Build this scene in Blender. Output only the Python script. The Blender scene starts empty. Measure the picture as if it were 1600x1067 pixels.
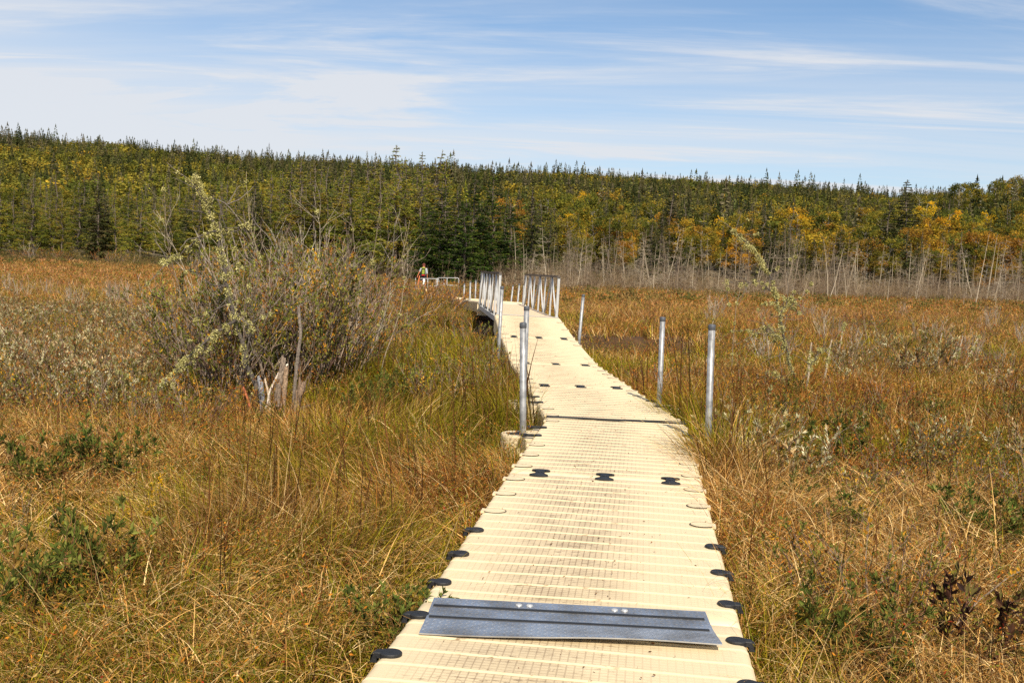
import bpy, math, random
import numpy as np
from mathutils import Vector, Matrix
C = bpy.context
S = C.scene
R = math.radians
rng = np.random.default_rng(7)
random.seed(7)

# ------------------------------------------------------------------ camera, sky, sun, exposure
F = 1555.0                      # focal length in photo pixels (1600 wide)
PITCH = math.atan(112.5 / F)
ROLL = 0.036
EYE = 1.95
cam_d = bpy.data.cameras.new('camera')
cam = bpy.data.objects.new('camera', cam_d)
S.collection.objects.link(cam)
cam_d.sensor_width = 36.0
cam_d.lens = F / 1600 * 36.0
cam_d.clip_start = 0.05
cam_d.clip_end = 5000
CR = Matrix.Rotation(math.pi / 2 - PITCH, 3, 'X') @ Matrix.Rotation(ROLL, 3, 'Z')
cam.matrix_world = Matrix.Translation((0, 0, EYE)) @ CR.to_4x4()
S.camera = cam

SUN_EL, SUN_AZ = R(45), R(166)   # azimuth clockwise from +Y (the view direction): behind the right shoulder
w = bpy.data.worlds.new('World')
S.world = w
w.use_nodes = True
nt = w.node_tree
nt.nodes.clear()
N = nt.nodes.new
L = nt.links.new
out = N('ShaderNodeOutputWorld')
bg = N('ShaderNodeBackground')
sky = N('ShaderNodeTexSky')
sky.sky_type = 'NISHITA'
sky.sun_disc = False
sky.sun_elevation = SUN_EL
sky.sun_rotation = SUN_AZ
sky.altitude = 300
sky.air_density = 1.0
sky.dust_density = 0.3
sky.ozone_density = 2.0
bg.inputs['Strength'].default_value = 0.096
tc = N('ShaderNodeTexCoord')
sep = N('ShaderNodeSeparateXYZ')
L(tc.outputs['Generated'], sep.inputs[0])
def mth(op, a, b=None, c=None):
    n = N('ShaderNodeMath'); n.operation = op
    for i, v in enumerate((a, b, c)):
        if v is None: continue
        if isinstance(v, (int, float)): n.inputs[i].default_value = v
        else: L(v, n.inputs[i])
    return n.outputs[0]
zz = mth('ADD', mth('MAXIMUM', sep.outputs['Z'], 0.0), 0.10)
u = mth('DIVIDE', sep.outputs['X'], zz)
v = mth('DIVIDE', sep.outputs['Y'], zz)
comb = N('ShaderNodeCombineXYZ')
L(mth('ADD', u, mth('MULTIPLY', v, -0.12)), comb.inputs[0]); L(v, comb.inputs[1])
def cloud(scale, loc, det, rough, dist, lo, hi):
    mp = N('ShaderNodeMapping'); mp.inputs['Scale'].default_value = scale; mp.inputs['Location'].default_value = loc
    L(comb.outputs[0], mp.inputs[0])
    nz = N('ShaderNodeTexNoise'); nz.inputs['Scale'].default_value = 1.0; nz.inputs['Detail'].default_value = det
    nz.inputs['Roughness'].default_value = rough; nz.inputs['Distortion'].default_value = dist
    L(mp.outputs[0], nz.inputs['Vector'])
    mr = N('ShaderNodeMapRange'); mr.interpolation_type = 'SMOOTHSTEP'
    mr.inputs['From Min'].default_value = lo; mr.inputs['From Max'].default_value = hi
    L(nz.outputs['Fac'], mr.inputs['Value'])
    return mr.outputs[0]
c1 = cloud((0.13, 0.50, 1), (3.1, 0.4, 0), 5, 0.6, 1.2, 0.40, 0.66)
c2 = cloud((0.34, 1.5, 1), (0.0, 1.7, 2), 8, 0.62, 1.6, 0.42, 0.68)
c3 = cloud((0.9, 4.6, 1), (5.0, 0, 4), 7, 0.66, 1.6, 0.36, 0.70)
# more veil toward the low left of the sky, clearer high on the right
veil = N('ShaderNodeMapRange'); veil.interpolation_type = 'SMOOTHSTEP'
veil.inputs['From Min'].default_value = -0.5; veil.inputs['From Max'].default_value = 0.18
veil.inputs['To Min'].default_value = 0.80; veil.inputs['To Max'].default_value = 0.0
L(mth('ADD', sep.outputs['X'], mth('MULTIPLY', sep.outputs['Z'], 0.9)), veil.inputs['Value'])
low = N('ShaderNodeMapRange'); low.interpolation_type = 'SMOOTHSTEP'
low.inputs['From Min'].default_value = 0.06; low.inputs['From Max'].default_value = 0.26
low.inputs['To Min'].default_value = 0.62; low.inputs['To Max'].default_value = 0.0
L(sep.outputs['Z'], low.inputs['Value'])
cl = mth('ADD', mth('ADD', mth('MULTIPLY', c1, 0.34), 0.06), mth('MULTIPLY', c2, mth('ADD', 0.26, mth('MULTIPLY', c3, 0.34))))
cl = mth('ADD', cl, mth('MULTIPLY', veil.outputs[0], mth('ADD', 0.55, mth('MULTIPLY', c2, 0.35))))
cl = mth('ADD', cl, mth('MULTIPLY', low.outputs[0], mth('ADD', 0.7, mth('MULTIPLY', c2, 0.4))))
cl = mth('MINIMUM', cl, 0.92)
mx = N('ShaderNodeMix'); mx.data_type = 'RGBA'
L(cl, mx.inputs['Factor'])
tn = N('ShaderNodeMix'); tn.data_type = 'RGBA'; tn.blend_type = 'MULTIPLY'; tn.inputs['Factor'].default_value = 1
L(sky.outputs[0], tn.inputs['A']); tn.inputs['B'].default_value = (0.68, 0.89, 1.02, 1)
L(tn.outputs['Result'], mx.inputs['A'])
mx.inputs['B'].default_value = (6.2, 6.35, 6.65, 1)
L(mx.outputs['Result'], bg.inputs['Color'])
L(bg.outputs[0], out.inputs[0])

sd = bpy.data.lights.new('sun', 'SUN')
sd.energy = 5.0
sd.angle = R(0.53)
sd.color = (1.0, 0.905, 0.75)
so = bpy.data.objects.new('sun', sd)
S.collection.objects.link(so)
sdir = Vector((math.sin(SUN_AZ) * math.cos(SUN_EL), math.cos(SUN_AZ) * math.cos(SUN_EL), math.sin(SUN_EL)))
so.rotation_euler = sdir.to_track_quat('Z', 'Y').to_euler()
so.location = (20, -20, 30)
S.view_settings.view_transform = 'Standard'
S.view_settings.look = 'None'
S.view_settings.exposure = 0.38
S.view_settings.gamma = 1.0
S.cycles.max_bounces = 6
S.cycles.diffuse_bounces = 3
S.cycles.transmission_bounces = 4
S.cycles.transparent_max_bounces = 6
S.cycles.use_denoising = False

# ------------------------------------------------------------------ helpers
CRn = np.array(CR)
def ray(px, py):
    return CRn @ np.array([(px - 800) / F, -(py - 533.5) / F, -1.0])
def G(px, py, z=0.0):                     # world point at height z
    d = ray(px, py); return d * ((z - EYE) / d[2]) + np.array([0, 0, EYE])
def Y(px, py, y):                         # world point at distance y
    d = ray(px, py); return d * (y / d[1]) + np.array([0, 0, EYE])
def col(r, g, b):                         # sRGB 0..255 -> linear
    return tuple(((c / 255) / 12.92 if c <= 10 else ((c / 255 + 0.055) / 1.055) ** 2.4) for c in (r, g, b))

def hash2(ix, iy, seed):
    h = (ix.astype(np.int64) * 374761393 + iy.astype(np.int64) * 668265263 + seed * 1442695041) & 0x7fffffff
    h = ((h ^ (h >> 13)) * 1274126177) & 0x7fffffff
    return ((h ^ (h >> 16)) & 0xffff) / 65535.0
def vnoise(x, y, seed=0):
    x = np.asarray(x, float); y = np.asarray(y, float)
    ix = np.floor(x); iy = np.floor(y); fx = x - ix; fy = y - iy
    fx = fx * fx * (3 - 2 * fx); fy = fy * fy * (3 - 2 * fy)
    a = hash2(ix, iy, seed); b = hash2(ix + 1, iy, seed); c = hash2(ix, iy + 1, seed); d = hash2(ix + 1, iy + 1, seed)
    return (a * (1 - fx) + b * fx) * (1 - fy) + (c * (1 - fx) + d * fx) * fy
def fbm(x, y, seed=0, o=3):
    s = 0; a = 0.5; t = 0
    for i in range(o):
        s = s + a * vnoise(x * 2 ** i, y * 2 ** i, seed + i * 17); t += a; a *= 0.5
    return s / t

class MB:                                  # collects geometry (+ one colour per vertex) and builds ONE mesh
    def __init__(self): self.v = []; self.q = []; self.t = []; self.c = []; self.n = 0
    def add(self, v, q=None, t=None, c=(1, 1, 1)):
        v = np.asarray(v, float).reshape(-1, 3)
        self.v.append(v)
        if q is not None and len(q): self.q.append(np.asarray(q, int).reshape(-1, 4) + self.n)
        if t is not None and len(t): self.t.append(np.asarray(t, int).reshape(-1, 3) + self.n)
        c = np.asarray(c, float)
        self.c.append(np.broadcast_to(c, (len(v), 3)) if c.ndim == 1 else c)
        self.n += len(v)
    def merge(self, o, M=None, tint=None):
        v, q, t, c = o.arrays()
        if M is not None: v = v @ np.array(M)[:3, :3].T + np.array(M)[:3, 3]
        self.add(v, q, t, c if tint is None else c * tint)
    def arrays(self):
        v = np.concatenate(self.v) if self.v else np.zeros((0, 3))
        q = np.concatenate(self.q) if self.q else np.zeros((0, 4), int)
        t = np.concatenate(self.t) if self.t else np.zeros((0, 3), int)
        c = np.concatenate(self.c) if self.c else np.zeros((0, 3))
        return v, q, t, c
    def mesh(self, name, mats, smooth=False, slots=None):
        v, q, t, c = self.arrays()
        me = bpy.data.meshes.new(name)
        me.vertices.add(len(v)); me.vertices.foreach_set('co', v.astype(np.float32).ravel())
        nl = len(q) * 4 + len(t) * 3
        me.loops.add(nl)
        me.loops.foreach_set('vertex_index', np.concatenate([q.ravel(), t.ravel()]).astype(np.int32))
        me.polygons.add(len(q) + len(t))
        st = np.concatenate([np.arange(len(q)) * 4, len(q) * 4 + np.arange(len(t)) * 3]).astype(np.int32)
        me.polygons.foreach_set('loop_start', st)
        me.polygons.foreach_set('use_smooth', np.full(len(q) + len(t), smooth))
        if not isinstance(mats, (list, tuple)): mats = [mats]
        for m in mats: me.materials.append(m)
        if slots is not None: me.polygons.foreach_set('material_index', np.asarray(slots, np.int32))
        a = me.color_attributes.new('Col', 'FLOAT_COLOR', 'POINT')
        cc = np.ones((len(v), 4), np.float32); cc[:, :3] = c
        a.data.foreach_set('color', cc.ravel())
        me.update(calc_edges=True)
        return me
def link(name, me, parent=None, loc=None):
    o = bpy.data.objects.new(name, me); S.collection.objects.link(o)
    if parent is not None: o.parent = parent
    if loc is not None: o.location = loc
    return o
def empty(name, loc=(0, 0, 0), rz=0):
    o = bpy.data.objects.new(name, None); S.collection.objects.link(o)
    o.location = loc; o.rotation_euler = (0, 0, rz); o.empty_display_size = 0.1
    return o
def tag(o, label=None, cat=None, group=None, kind=None):
    if label: o['label'] = label
    if cat: o['category'] = cat
    if group: o['group'] = group
    if kind: o['kind'] = kind
    return o

def tube(P, r, n=6, cap=True):
    P = np.asarray(P, float); m = len(P); r = np.broadcast_to(np.asarray(r, float), (m,))
    T = np.gradient(P, axis=0); T /= np.linalg.norm(T, axis=1)[:, None] + 1e-9
    ref = np.array([0, 0, 1.0]) if abs(T[:, 2]).mean() < 0.8 else np.array([1.0, 0, 0])
    A = np.cross(T, ref); A /= np.linalg.norm(A, axis=1)[:, None] + 1e-9
    B = np.cross(T, A)
    th = np.arange(n) / n * 2 * np.pi
    V = P[:, None] + r[:, None, None] * (np.cos(th)[None, :, None] * A[:, None] + np.sin(th)[None, :, None] * B[:, None])
    i = np.arange(m - 1)[:, None] * n; j = np.arange(n)[None]; k = (j + 1) % n
    q = np.stack([i + j, i + k, i + n + k, i + n + j], -1).reshape(-1, 4)
    V = V.reshape(-1, 3); t = []
    if cap:
        V = np.vstack([V, P[0], P[-1]])
        for jj in range(n):
            kk = (jj + 1) % n
            t += [[kk, jj, m * n], [(m - 1) * n + jj, (m - 1) * n + kk, m * n + 1]]
    return V, q, np.array(t, int).reshape(-1, 3)
def add_tube(mb, P, r, n=6, c=(1, 1, 1), cap=True):
    V, q, t = tube(P, r, n, cap); mb.add(V, q, t, c)
def add_box(mb, c0, sz, c=(1, 1, 1), M=None, bev=0.0):
    # box, with its vertical and top edges chamfered when bev > 0
    x, y, z = np.array(sz) / 2
    if bev <= 0:
        V = np.array([[sx * x, sy * y, s * z] for s in (-1, 1) for sx, sy in ((-1, -1), (1, -1), (1, 1), (-1, 1))])
        q = [[3, 2, 1, 0], [4, 5, 6, 7], [0, 1, 5, 4], [1, 2, 6, 5], [2, 3, 7, 6], [3, 0, 4, 7]]
    else:
        b = bev
        def ring(zz, d):
            a, e = x - d, y - d
            return [[-a, -e + b, zz], [-a + b, -e, zz], [a - b, -e, zz], [a, -e + b, zz], [a, e - b, zz], [a - b, e, zz], [-a + b, e, zz], [-a, e - b, zz]]
        V = ring(-z, b) + ring(-z + b, 0) + ring(z - b, 0) + ring(z, b)
        V = np.array(V); q = []
        for r_ in range(3):
            for j in range(8):
                k = (j + 1) % 8; q.append([r_ * 8 + j, r_ * 8 + k, r_ * 8 + 8 + k, r_ * 8 + 8 + j])
        for o, fl in ((0, 1), (24, 0)):
            for a_ in ([0, 1, 2, 3], [3, 4, 7, 0], [4, 5, 6, 7]):
                a_ = [o + i for i in a_]; q.append(a_[::-1] if fl else a_)
    if M is not None: V = V @ np.array(M)[:3, :3].T
    mb.add(V + np.array(c0), q, None, c)

def unit(a): return a / (np.linalg.norm(a, axis=-1, keepdims=True) + 1e-9)
def leaves(mb, P, D, Ln, Wd, c, g=None, fold=0.0):
    """diamond leaves: base P, direction D, length, width, colour; one quad each"""
    g = g or rng
    P = np.atleast_2d(P); n = len(P)
    D = unit(np.broadcast_to(D, (n, 3))); Ln = np.broadcast_to(Ln, (n,))[:, None]; Wd = np.broadcast_to(Wd, (n,))[:, None]
    s = unit(np.cross(D, g.normal(size=(n, 3))))
    nn = np.cross(D, s)
    mid = P + D * Ln * 0.5
    V = np.stack([P, mid + s * Wd / 2 + nn * Ln * fold, P + D * Ln, mid - s * Wd / 2 + nn * Ln * fold], 1)
    q = np.arange(n * 4).reshape(n, 4)
    c = np.asarray(c, float)
    if c.ndim == 2: c = np.repeat(c, 4, 0)
    mb.add(V.reshape(-1, 3), q, None, c)

# ------------------------------------------------------------------ materials
def newmat(name):
    m = bpy.data.materials.new(name); m.use_nodes = True
    m.node_tree.nodes.clear()
    return m, m.node_tree, m.node_tree.nodes.new, m.node_tree.links.new
def foliage_mat(name, trans=0.3, hue=0.0, val=0.0, tval=1.0, sat=1.0):
    m, t, n, l = newmat(name)
    o = n('ShaderNodeOutputMaterial'); at = n('ShaderNodeAttribute'); at.attribute_name = 'Col'
    c_ = at.outputs['Color']
    if hue or val:
        oi = n('ShaderNodeObjectInfo'); hs = n('ShaderNodeHueSaturation')
        a = n('ShaderNodeMapRange'); a.inputs['To Min'].default_value = 0.5 - hue; a.inputs['To Max'].default_value = 0.5 + hue
        l(oi.outputs['Random'], a.inputs['Value']); l(a.outputs[0], hs.inputs['Hue'])
        wn = n('ShaderNodeTexWhiteNoise'); wn.noise_dimensions = '1D'; l(oi.outputs['Random'], wn.inputs['W'])
        b = n('ShaderNodeMapRange'); b.inputs['To Min'].default_value = 1 - val; b.inputs['To Max'].default_value = 1 + val
        l(wn.outputs['Value'], b.inputs['Value']); l(b.outputs[0], hs.inputs['Value'])
        l(c_, hs.inputs['Color']); c_ = hs.outputs[0]
    d = n('ShaderNodeBsdfDiffuse'); l(c_, d.inputs[0])
    tr = n('ShaderNodeBsdfTranslucent'); l(c_, tr.inputs[0])
    ms = n('ShaderNodeMixShader'); ms.inputs[0].default_value = trans
    l(d.outputs[0], ms.inputs[1]); l(tr.outputs[0], ms.inputs[2])
    l(ms.outputs[0], o.inputs[0])
    return m
def simple_mat(name, color, rough=0.6, metal=0.0, attr=False, noise=None, bump=None, coords='Object'):
    m, t, n, l = newmat(name)
    o = n('ShaderNodeOutputMaterial'); p = n('ShaderNodeBsdfPrincipled'); l(p.outputs[0], o.inputs[0])
    p.inputs['Base Color'].default_value = (*color, 1); p.inputs['Roughness'].default_value = rough; p.inputs['Metallic'].default_value = metal
    tc_ = n('ShaderNodeTexCoord')
    src = None
    if attr:
        at = n('ShaderNodeAttribute'); at.attribute_name = 'Col'; src = at.outputs['Color']; l(src, p.inputs['Base Color'])
    if noise:
        sc, amt, detail = noise
        nz = n('ShaderNodeTexNoise'); nz.inputs['Scale'].default_value = sc; nz.inputs['Detail'].default_value = detail
        l(tc_.outputs[coords], nz.inputs['Vector'])
        mr = n('ShaderNodeMapRange'); mr.inputs['From Min'].default_value = 0.3; mr.inputs['From Max'].default_value = 0.7
        mr.inputs['To Min'].default_value = 1 - amt; mr.inputs['To Max'].default_value = 1 + amt
        l(nz.outputs['Fac'], mr.inputs['Value'])
        mm = n('ShaderNodeMix'); mm.data_type = 'RGBA'; mm.blend_type = 'MULTIPLY'; mm.inputs['Factor'].default_value = 1
        if src: l(src, mm.inputs['A'])
        else: mm.inputs['A'].default_value = (*color, 1)
        l(mr.outputs[0], mm.inputs['B']); l(mm.outputs['Result'], p.inputs['Base Color'])
    if bump:
        sc, st = bump
        nz = n('ShaderNodeTexNoise'); nz.inputs['Scale'].default_value = sc; nz.inputs['Detail'].default_value = 6
        l(tc_.outputs[coords], nz.inputs['Vector'])
        bp = n('ShaderNodeBump'); bp.inputs['Strength'].default_value = st; bp.inputs['Distance'].default_value = 0.01
        l(nz.outputs['Fac'], bp.inputs['Height']); l(bp.outputs[0], p.inputs['Normal'])
    return m
M_grass = foliage_mat('sedge_blades', 0.20)
M_leaf = foliage_mat('shrub_leaf', 0.25, 0.012, 0.15)
M_needle = foliage_mat('needle_foliage', 0.22, 0.012, 0.25)
M_decid = foliage_mat('autumn_foliage', 0.34, 0.014, 0.22)
M_far = foliage_mat('far_foliage', 0.25)
M_bark = simple_mat('bark', col(110, 98, 86), 0.9, attr=True, noise=(45, 0.6, 6), bump=(80, 0.7))
M_lichen = foliage_mat('lichen', 0.15)
M_ground = simple_mat('peat_litter', col(105, 78, 46), 1.0, attr=True, noise=(6, 0.45, 8), bump=(20, 0.6))

# ------------------------------------------------------------------ terrain
SS = np.array([-0.75, -0.51, -0.35, -0.2, -0.07, 0.05, 0.2, 0.35, 0.51, 0.75])
EDGE = np.array([172, 165, 158, 140, 118, 122, 128, 132, 136, 140.])      # distance of the wood's edge by bearing x/y
PXR = np.array([-400, 0, 200, 400, 600, 800, 1000, 1200, 1350, 1500, 1700, 2100])
RIDGE_Y = np.array([190, 207, 222, 240, 252, 262, 272, 285, 293, 299, 303, 310.])
RIDGE_H = ((421 + 0.036 * (PXR - 800)) - RIDGE_Y) / F * 650 + EYE - 9.5
def edge(s): return np.interp(s, SS, EDGE)
def creek(x, y):
    cx = 26.6 + 0.25 * np.sin(x * 0.8); dd = np.abs(y - cx - 0.1 * x)
    return np.clip(1 - (dd - 2.3) / 0.8, 0, 1) * np.clip((x + 2.6) / 0.8, 0, 1) * np.clip((5.5 - x) / 1.5, 0, 1)
def terrain(x, y):
    x = np.asarray(x, float); y = np.asarray(y, float)
    yy = np.maximum(y, 1.0); s = x / yy
    E = edge(s)
    h = 0.10 * (fbm(x / 2.3, y / 2.3, 5) - 0.5) + 0.3 * (fbm(x / 25, y / 25, 9) - 0.5) * np.clip(y / 60 - 0.5, 0, 1)
    h = h - 0.75 * creek(x, y)
    px = 800 + F * s
    rh = np.interp(px, PXR, RIDGE_H)
    t = np.clip((y - E - 6) / (650 - E - 6), 0, 1.35)
    prof = np.where(t < 1, t ** 1.25, 1 - 0.9 * (t - 1) * 2)
    hill = rh * prof * (y > E)
    hill = hill + np.where(y > E, (fbm(x / 60, y / 60, 21) - 0.5) * 7 * np.clip(t * 5, 0, 1) * np.clip((1.0 - t) * 3, 0, 1), 0)
    # nearer wooded knoll on the right
    kn = np.exp(-((s - 0.53) / 0.115) ** 2) * np.exp(-((y - 335) / 85) ** 2)
    kn2 = np.maximum(hill, 0) + kn * 13.0
    h = h + 0.42 * np.exp(-((px - 625) / 75) ** 2) * np.exp(-((y - 33) / 10) ** 2)
    # gentle rise before the trees on the left
    lr = np.clip((y - 60) / 100, 0, 1) * np.clip((-s - 0.1) * 3, 0, 1) * 0.7
    return h + np.where(y > E, kn2, 0) + lr

def grid_mesh(xs, ys, colf):
    X, Yg = np.meshgrid(xs, ys); Z = terrain(X, Yg)
    v = np.stack([X, Yg, Z], -1).reshape(-1, 3); nx = len(xs)
    i = np.arange(len(ys) - 1)[:, None] * nx; j = np.arange(nx - 1)[None]
    q = np.stack([i + j, i + j + 1, i + j + 1 + nx, i + j + nx], -1).reshape(-1, 4)
    m = MB(); m.add(v, q, None, colf(v)); return m
def gcol(v):
    f = np.clip((v[:, 1] - 25) / 50, 0, 1)[:, None]
    a = np.array(col(66, 46, 24)); b = np.array(col(120, 78, 40)); fo = np.array(col(74, 62, 38))
    c = a * (1 - f) + b * f
    g = (v[:, 1] > edge(v[:, 0] / np.maximum(v[:, 1], 1)) + 4)[:, None]
    cr = creek(v[:, 0], v[:, 1])[:, None]
    c = np.where(g, fo, c)
    return c * (1 - cr) + np.array(col(40, 32, 24)) * cr
def spaced(a, b, n, p): return a + (b - a) * np.linspace(0, 1, n) ** p
xs = np.concatenate([-spaced(40, 900, 70, 1.8)[::-1], np.arange(-39, -12, 1.0), np.arange(-12, 12, 0.25), np.arange(12, 40, 1.0), spaced(40, 900, 70, 1.8)])
ys = np.concatenate([spaced(-60, -4, 15, 1), np.arange(-3, 40, 0.25), np.arange(40, 110, 1.5), np.arange(110, 240, 4), spaced(240, 1100, 90, 1.0)])
g = link('ground', grid_mesh(xs, ys, gcol).mesh('ground', M_ground, True)); tag(g, kind='structure')
M_hor = simple_mat('far_land', col(60, 66, 40), 1.0, noise=(0.01, 0.3, 4))
mb = MB(); 
for x0, x1, y0, y1 in ((-4000, -880, -4000, 4000), (880, 4000, -4000, 4000), (-880, 880, -4000, -58), (-880, 880, 1090, 4000)):
    mb.add([[x0, y0, -3], [x1, y0, -3], [x1, y1, -3], [x0, y1, -3]], [[0, 1, 2, 3]])
tag(link('terrain', mb.mesh('terrain', M_hor)), kind='structure')
# water in the creek
m_, t_, n_, l_ = newmat('creek_water')
o_ = n_('ShaderNodeOutputMaterial'); p_ = n_('ShaderNodeBsdfPrincipled'); l_(p_.outputs[0], o_.inputs[0])
p_.inputs['Base Color'].default_value = (0.012, 0.010, 0.006, 1); p_.inputs['Roughness'].default_value = 0.08
nz_ = n_('ShaderNodeTexNoise'); nz_.inputs['Scale'].default_value = 3; bp_ = n_('ShaderNodeBump'); bp_.inputs['Strength'].default_value = 0.1
l_(nz_.outputs['Fac'], bp_.inputs['Height']); l_(bp_.outputs[0], p_.inputs['Normal'])
mb = MB(); mb.add([[-3.2, 22.5, -0.38], [6.5, 22.5, -0.38], [6.5, 31, -0.38], [-3.2, 31, -0.38]], [[0, 1, 2, 3]])
tag(link('water', mb.mesh('water', m_)), kind='structure')

# ------------------------------------------------------------------ floating boardwalk
# joints of the sections (centre line); z is the walking surface
J = [(-0.42, -1.5, .66), (-0.05, 1.50, .47), (0.36, 4.60, .35), (0.76, 7.66, .36), (1.16, 10.72, .35), (0.98, 13.84, .345), (0.76, 16.92, .36)]
p5 = Y(842, 528, 19.95); p6 = Y(824, 494, 22.95); b1 = Y(784.5, 475, 30.8)
J += [tuple(p5), tuple(p6)]
K = [tuple(b1), (-0.42, 33.8, .84), (-0.85, 36.8, .76), (-1.42, 39.8, .68), (-2.10, 42.7, .62), (-2.80, 45.7, .55), (-3.5, 48.6, .5), (-4.15, 51.6, .44), (-4.75, 54.6, .4), (-5.25, 57.6, .37), (-5.7, 60.6, .36), (-6.1, 63.6, .36), (-6.45, 66.7, .36), (-6.8, 69.7, .36), (-7.1, 72.7, .36)]
path_pts = np.array([p[:2] for p in J] + [p[:2] for p in K])
def path_dist(x, y):
    d = np.full(np.shape(x), 1e9)
    for a, b in zip(path_pts[:-1], path_pts[1:]):
        ab = b - a; t = np.clip(((x - a[0]) * ab[0] + (y - a[1]) * ab[1]) / (ab @ ab), 0, 1)
        d = np.minimum(d, np.hypot(x - a[0] - ab[0] * t, y - a[1] - ab[1] * t))
    return d

# deck plastic: cream with a fine tread grid and brown dirt where people walk
def deck_mat():
    m, t, n, l = newmat('cream_deck_plastic')
    o = n('ShaderNodeOutputMaterial'); p = n('ShaderNodeBsdfPrincipled'); l(p.outputs[0], o.inputs[0])
    p.inputs['Roughness'].default_value = 0.5
    tc_ = n('ShaderNodeTexCoord'); sp = n('ShaderNodeSeparateXYZ'); l(tc_.outputs['Object'], sp.inputs[0])
    geo = n('ShaderNodeNewGeometry'); oi = n('ShaderNodeObjectInfo')
    def mt(op, a, b=None, c=None):
        k = n('ShaderNodeMath'); k.operation = op
        for i, v in enumerate((a, b, c)):
            if v is None: continue
            if isinstance(v, (int, float)): k.inputs[i].default_value = v
            else: l(v, k.inputs[i])
        return k.outputs[0]
    def line(src, period, width):                 # 1 on thin grooves
        f = mt('ABSOLUTE', mt('SUBTRACT', mt('FRACT', mt('DIVIDE', src, period)), 0.5))
        return mt('GREATER_THAN', f, 0.5 - width / period / 2)
    gx = line(sp.outputs['X'], 0.0335, 0.006); gy = line(sp.outputs['Y'], 0.0283, 0.005)
    grid = mt('MAXIMUM', gx, gy)
    at = n('ShaderNodeAttribute'); at.attribute_name = 'Col'; sc = n('ShaderNodeSeparateColor'); l(at.outputs['Color'], sc.inputs[0])
    flat = sc.outputs[0]                          # 1 on the tread field, 0 on beads, rims and sides
    grid = mt('MULTIPLY', grid, flat)
    def noise(scale, det, lo, hi, stretch=None, w=0):
        k = n('ShaderNodeTexNoise'); k.inputs['Scale'].default_value = scale; k.inputs['Detail'].default_value = det; k.inputs['Roughness'].default_value = 0.65
        mp = n('ShaderNodeMapping'); l(geo.outputs['Position'], mp.inputs[0]); mp.inputs['Location'].default_value = (w, w, 0)
        if stretch: mp.inputs['Scale'].default_value = stretch
        l(mp.outputs[0], k.inputs['Vector'])
        r_ = n('ShaderNodeMapRange'); r_.inputs['From Min'].default_value = lo; r_.inputs['From Max'].default_value = hi
        l(k.outputs['Fac'], r_.inputs['Value']); return r_.outputs[0]
    centre = n('ShaderNodeMapRange'); centre.interpolation_type = 'SMOOTHSTEP'
    centre.inputs['From Min'].default_value = 0.62; centre.inputs['From Max'].default_value = 0.05
    l(mt('ABSOLUTE', mt('ADD', sp.outputs['X'], mt('MULTIPLY', noise(1.3, 2, 0, 1, w=9), 0.3), -0.1)), centre.inputs['Value'])
    mott = noise(1.6, 4, 0.3, 0.75, w=3)
    spots = noise(26, 8, 0.53, 0.70, stretch=(0.7, 1.6, 1))
    blot = noise(5, 6, 0.50, 0.70, stretch=(0.7, 2.2, 1), w=5)
    film = mt('MULTIPLY', mt('MULTIPLY', noise(3, 5, 0.30, 0.75, w=2), mt('ADD', 0.10, mt('MULTIPLY', centre.outputs[0], 0.45))), mt('ADD', 0.15, mt('MULTIPLY', flat, 0.85)))  # dirt film, thinned on the beads to paint in their bright highlight
    dirt_g = mt('MULTIPLY', grid, mt('ADD', 0.10, mt('MULTIPLY', mt('MULTIPLY', centre.outputs[0], mt('ADD', 0.15, mott)), 0.48)))
    dirt_s = mt('MULTIPLY', mt('MULTIPLY', spots, mt('ADD', 0.12, centre.outputs[0])), mt('ADD', 0.25, mt('MULTIPLY', blot, 1.6)))
    dirt = mt('MINIMUM', mt('ADD', mt('ADD', dirt_g, dirt_s), film), 0.85)
    mxx = n('ShaderNodeMix'); mxx.data_type = 'RGBA'
    mxx.inputs['A'].default_value = (0.71, 0.57, 0.35, 1); mxx.inputs['B'].default_value = (0.20, 0.125, 0.06, 1)
    l(dirt, mxx.inputs['Factor']); l(mxx.outputs['Result'], p.inputs['Base Color'])
    bp = n('ShaderNodeBump'); bp.inputs['Strength'].default_value = 0.35; bp.inputs['Distance'].default_value = 0.003
    l(mt('SUBTRACT', 1.0, grid), bp.inputs['Height']); l(bp.outputs[0], p.inputs['Normal'])
    return m
M_deck = deck_mat()
M_black = simple_mat('black_rubber', (0.012, 0.012, 0.013), 0.62, noise=(20, 0.3, 4), bump=(60, 0.25))
M_galv = simple_mat('galvanised_steel', (0.30, 0.30, 0.30), 0.5, 0.5, noise=(14, 0.42, 8), bump=(30, 0.15))
M_cap = simple_mat('dark_grey_cap', (0.07, 0.075, 0.085), 0.5)
M_alu = simple_mat('bridge_aluminium', (0.44, 0.44, 0.43), 0.5, 0.15, noise=(6, 0.12, 4))
M_seam = simple_mat('dark_seam', (0.02, 0.017, 0.014), 0.9)  # near-black line around each pocket plug

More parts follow.
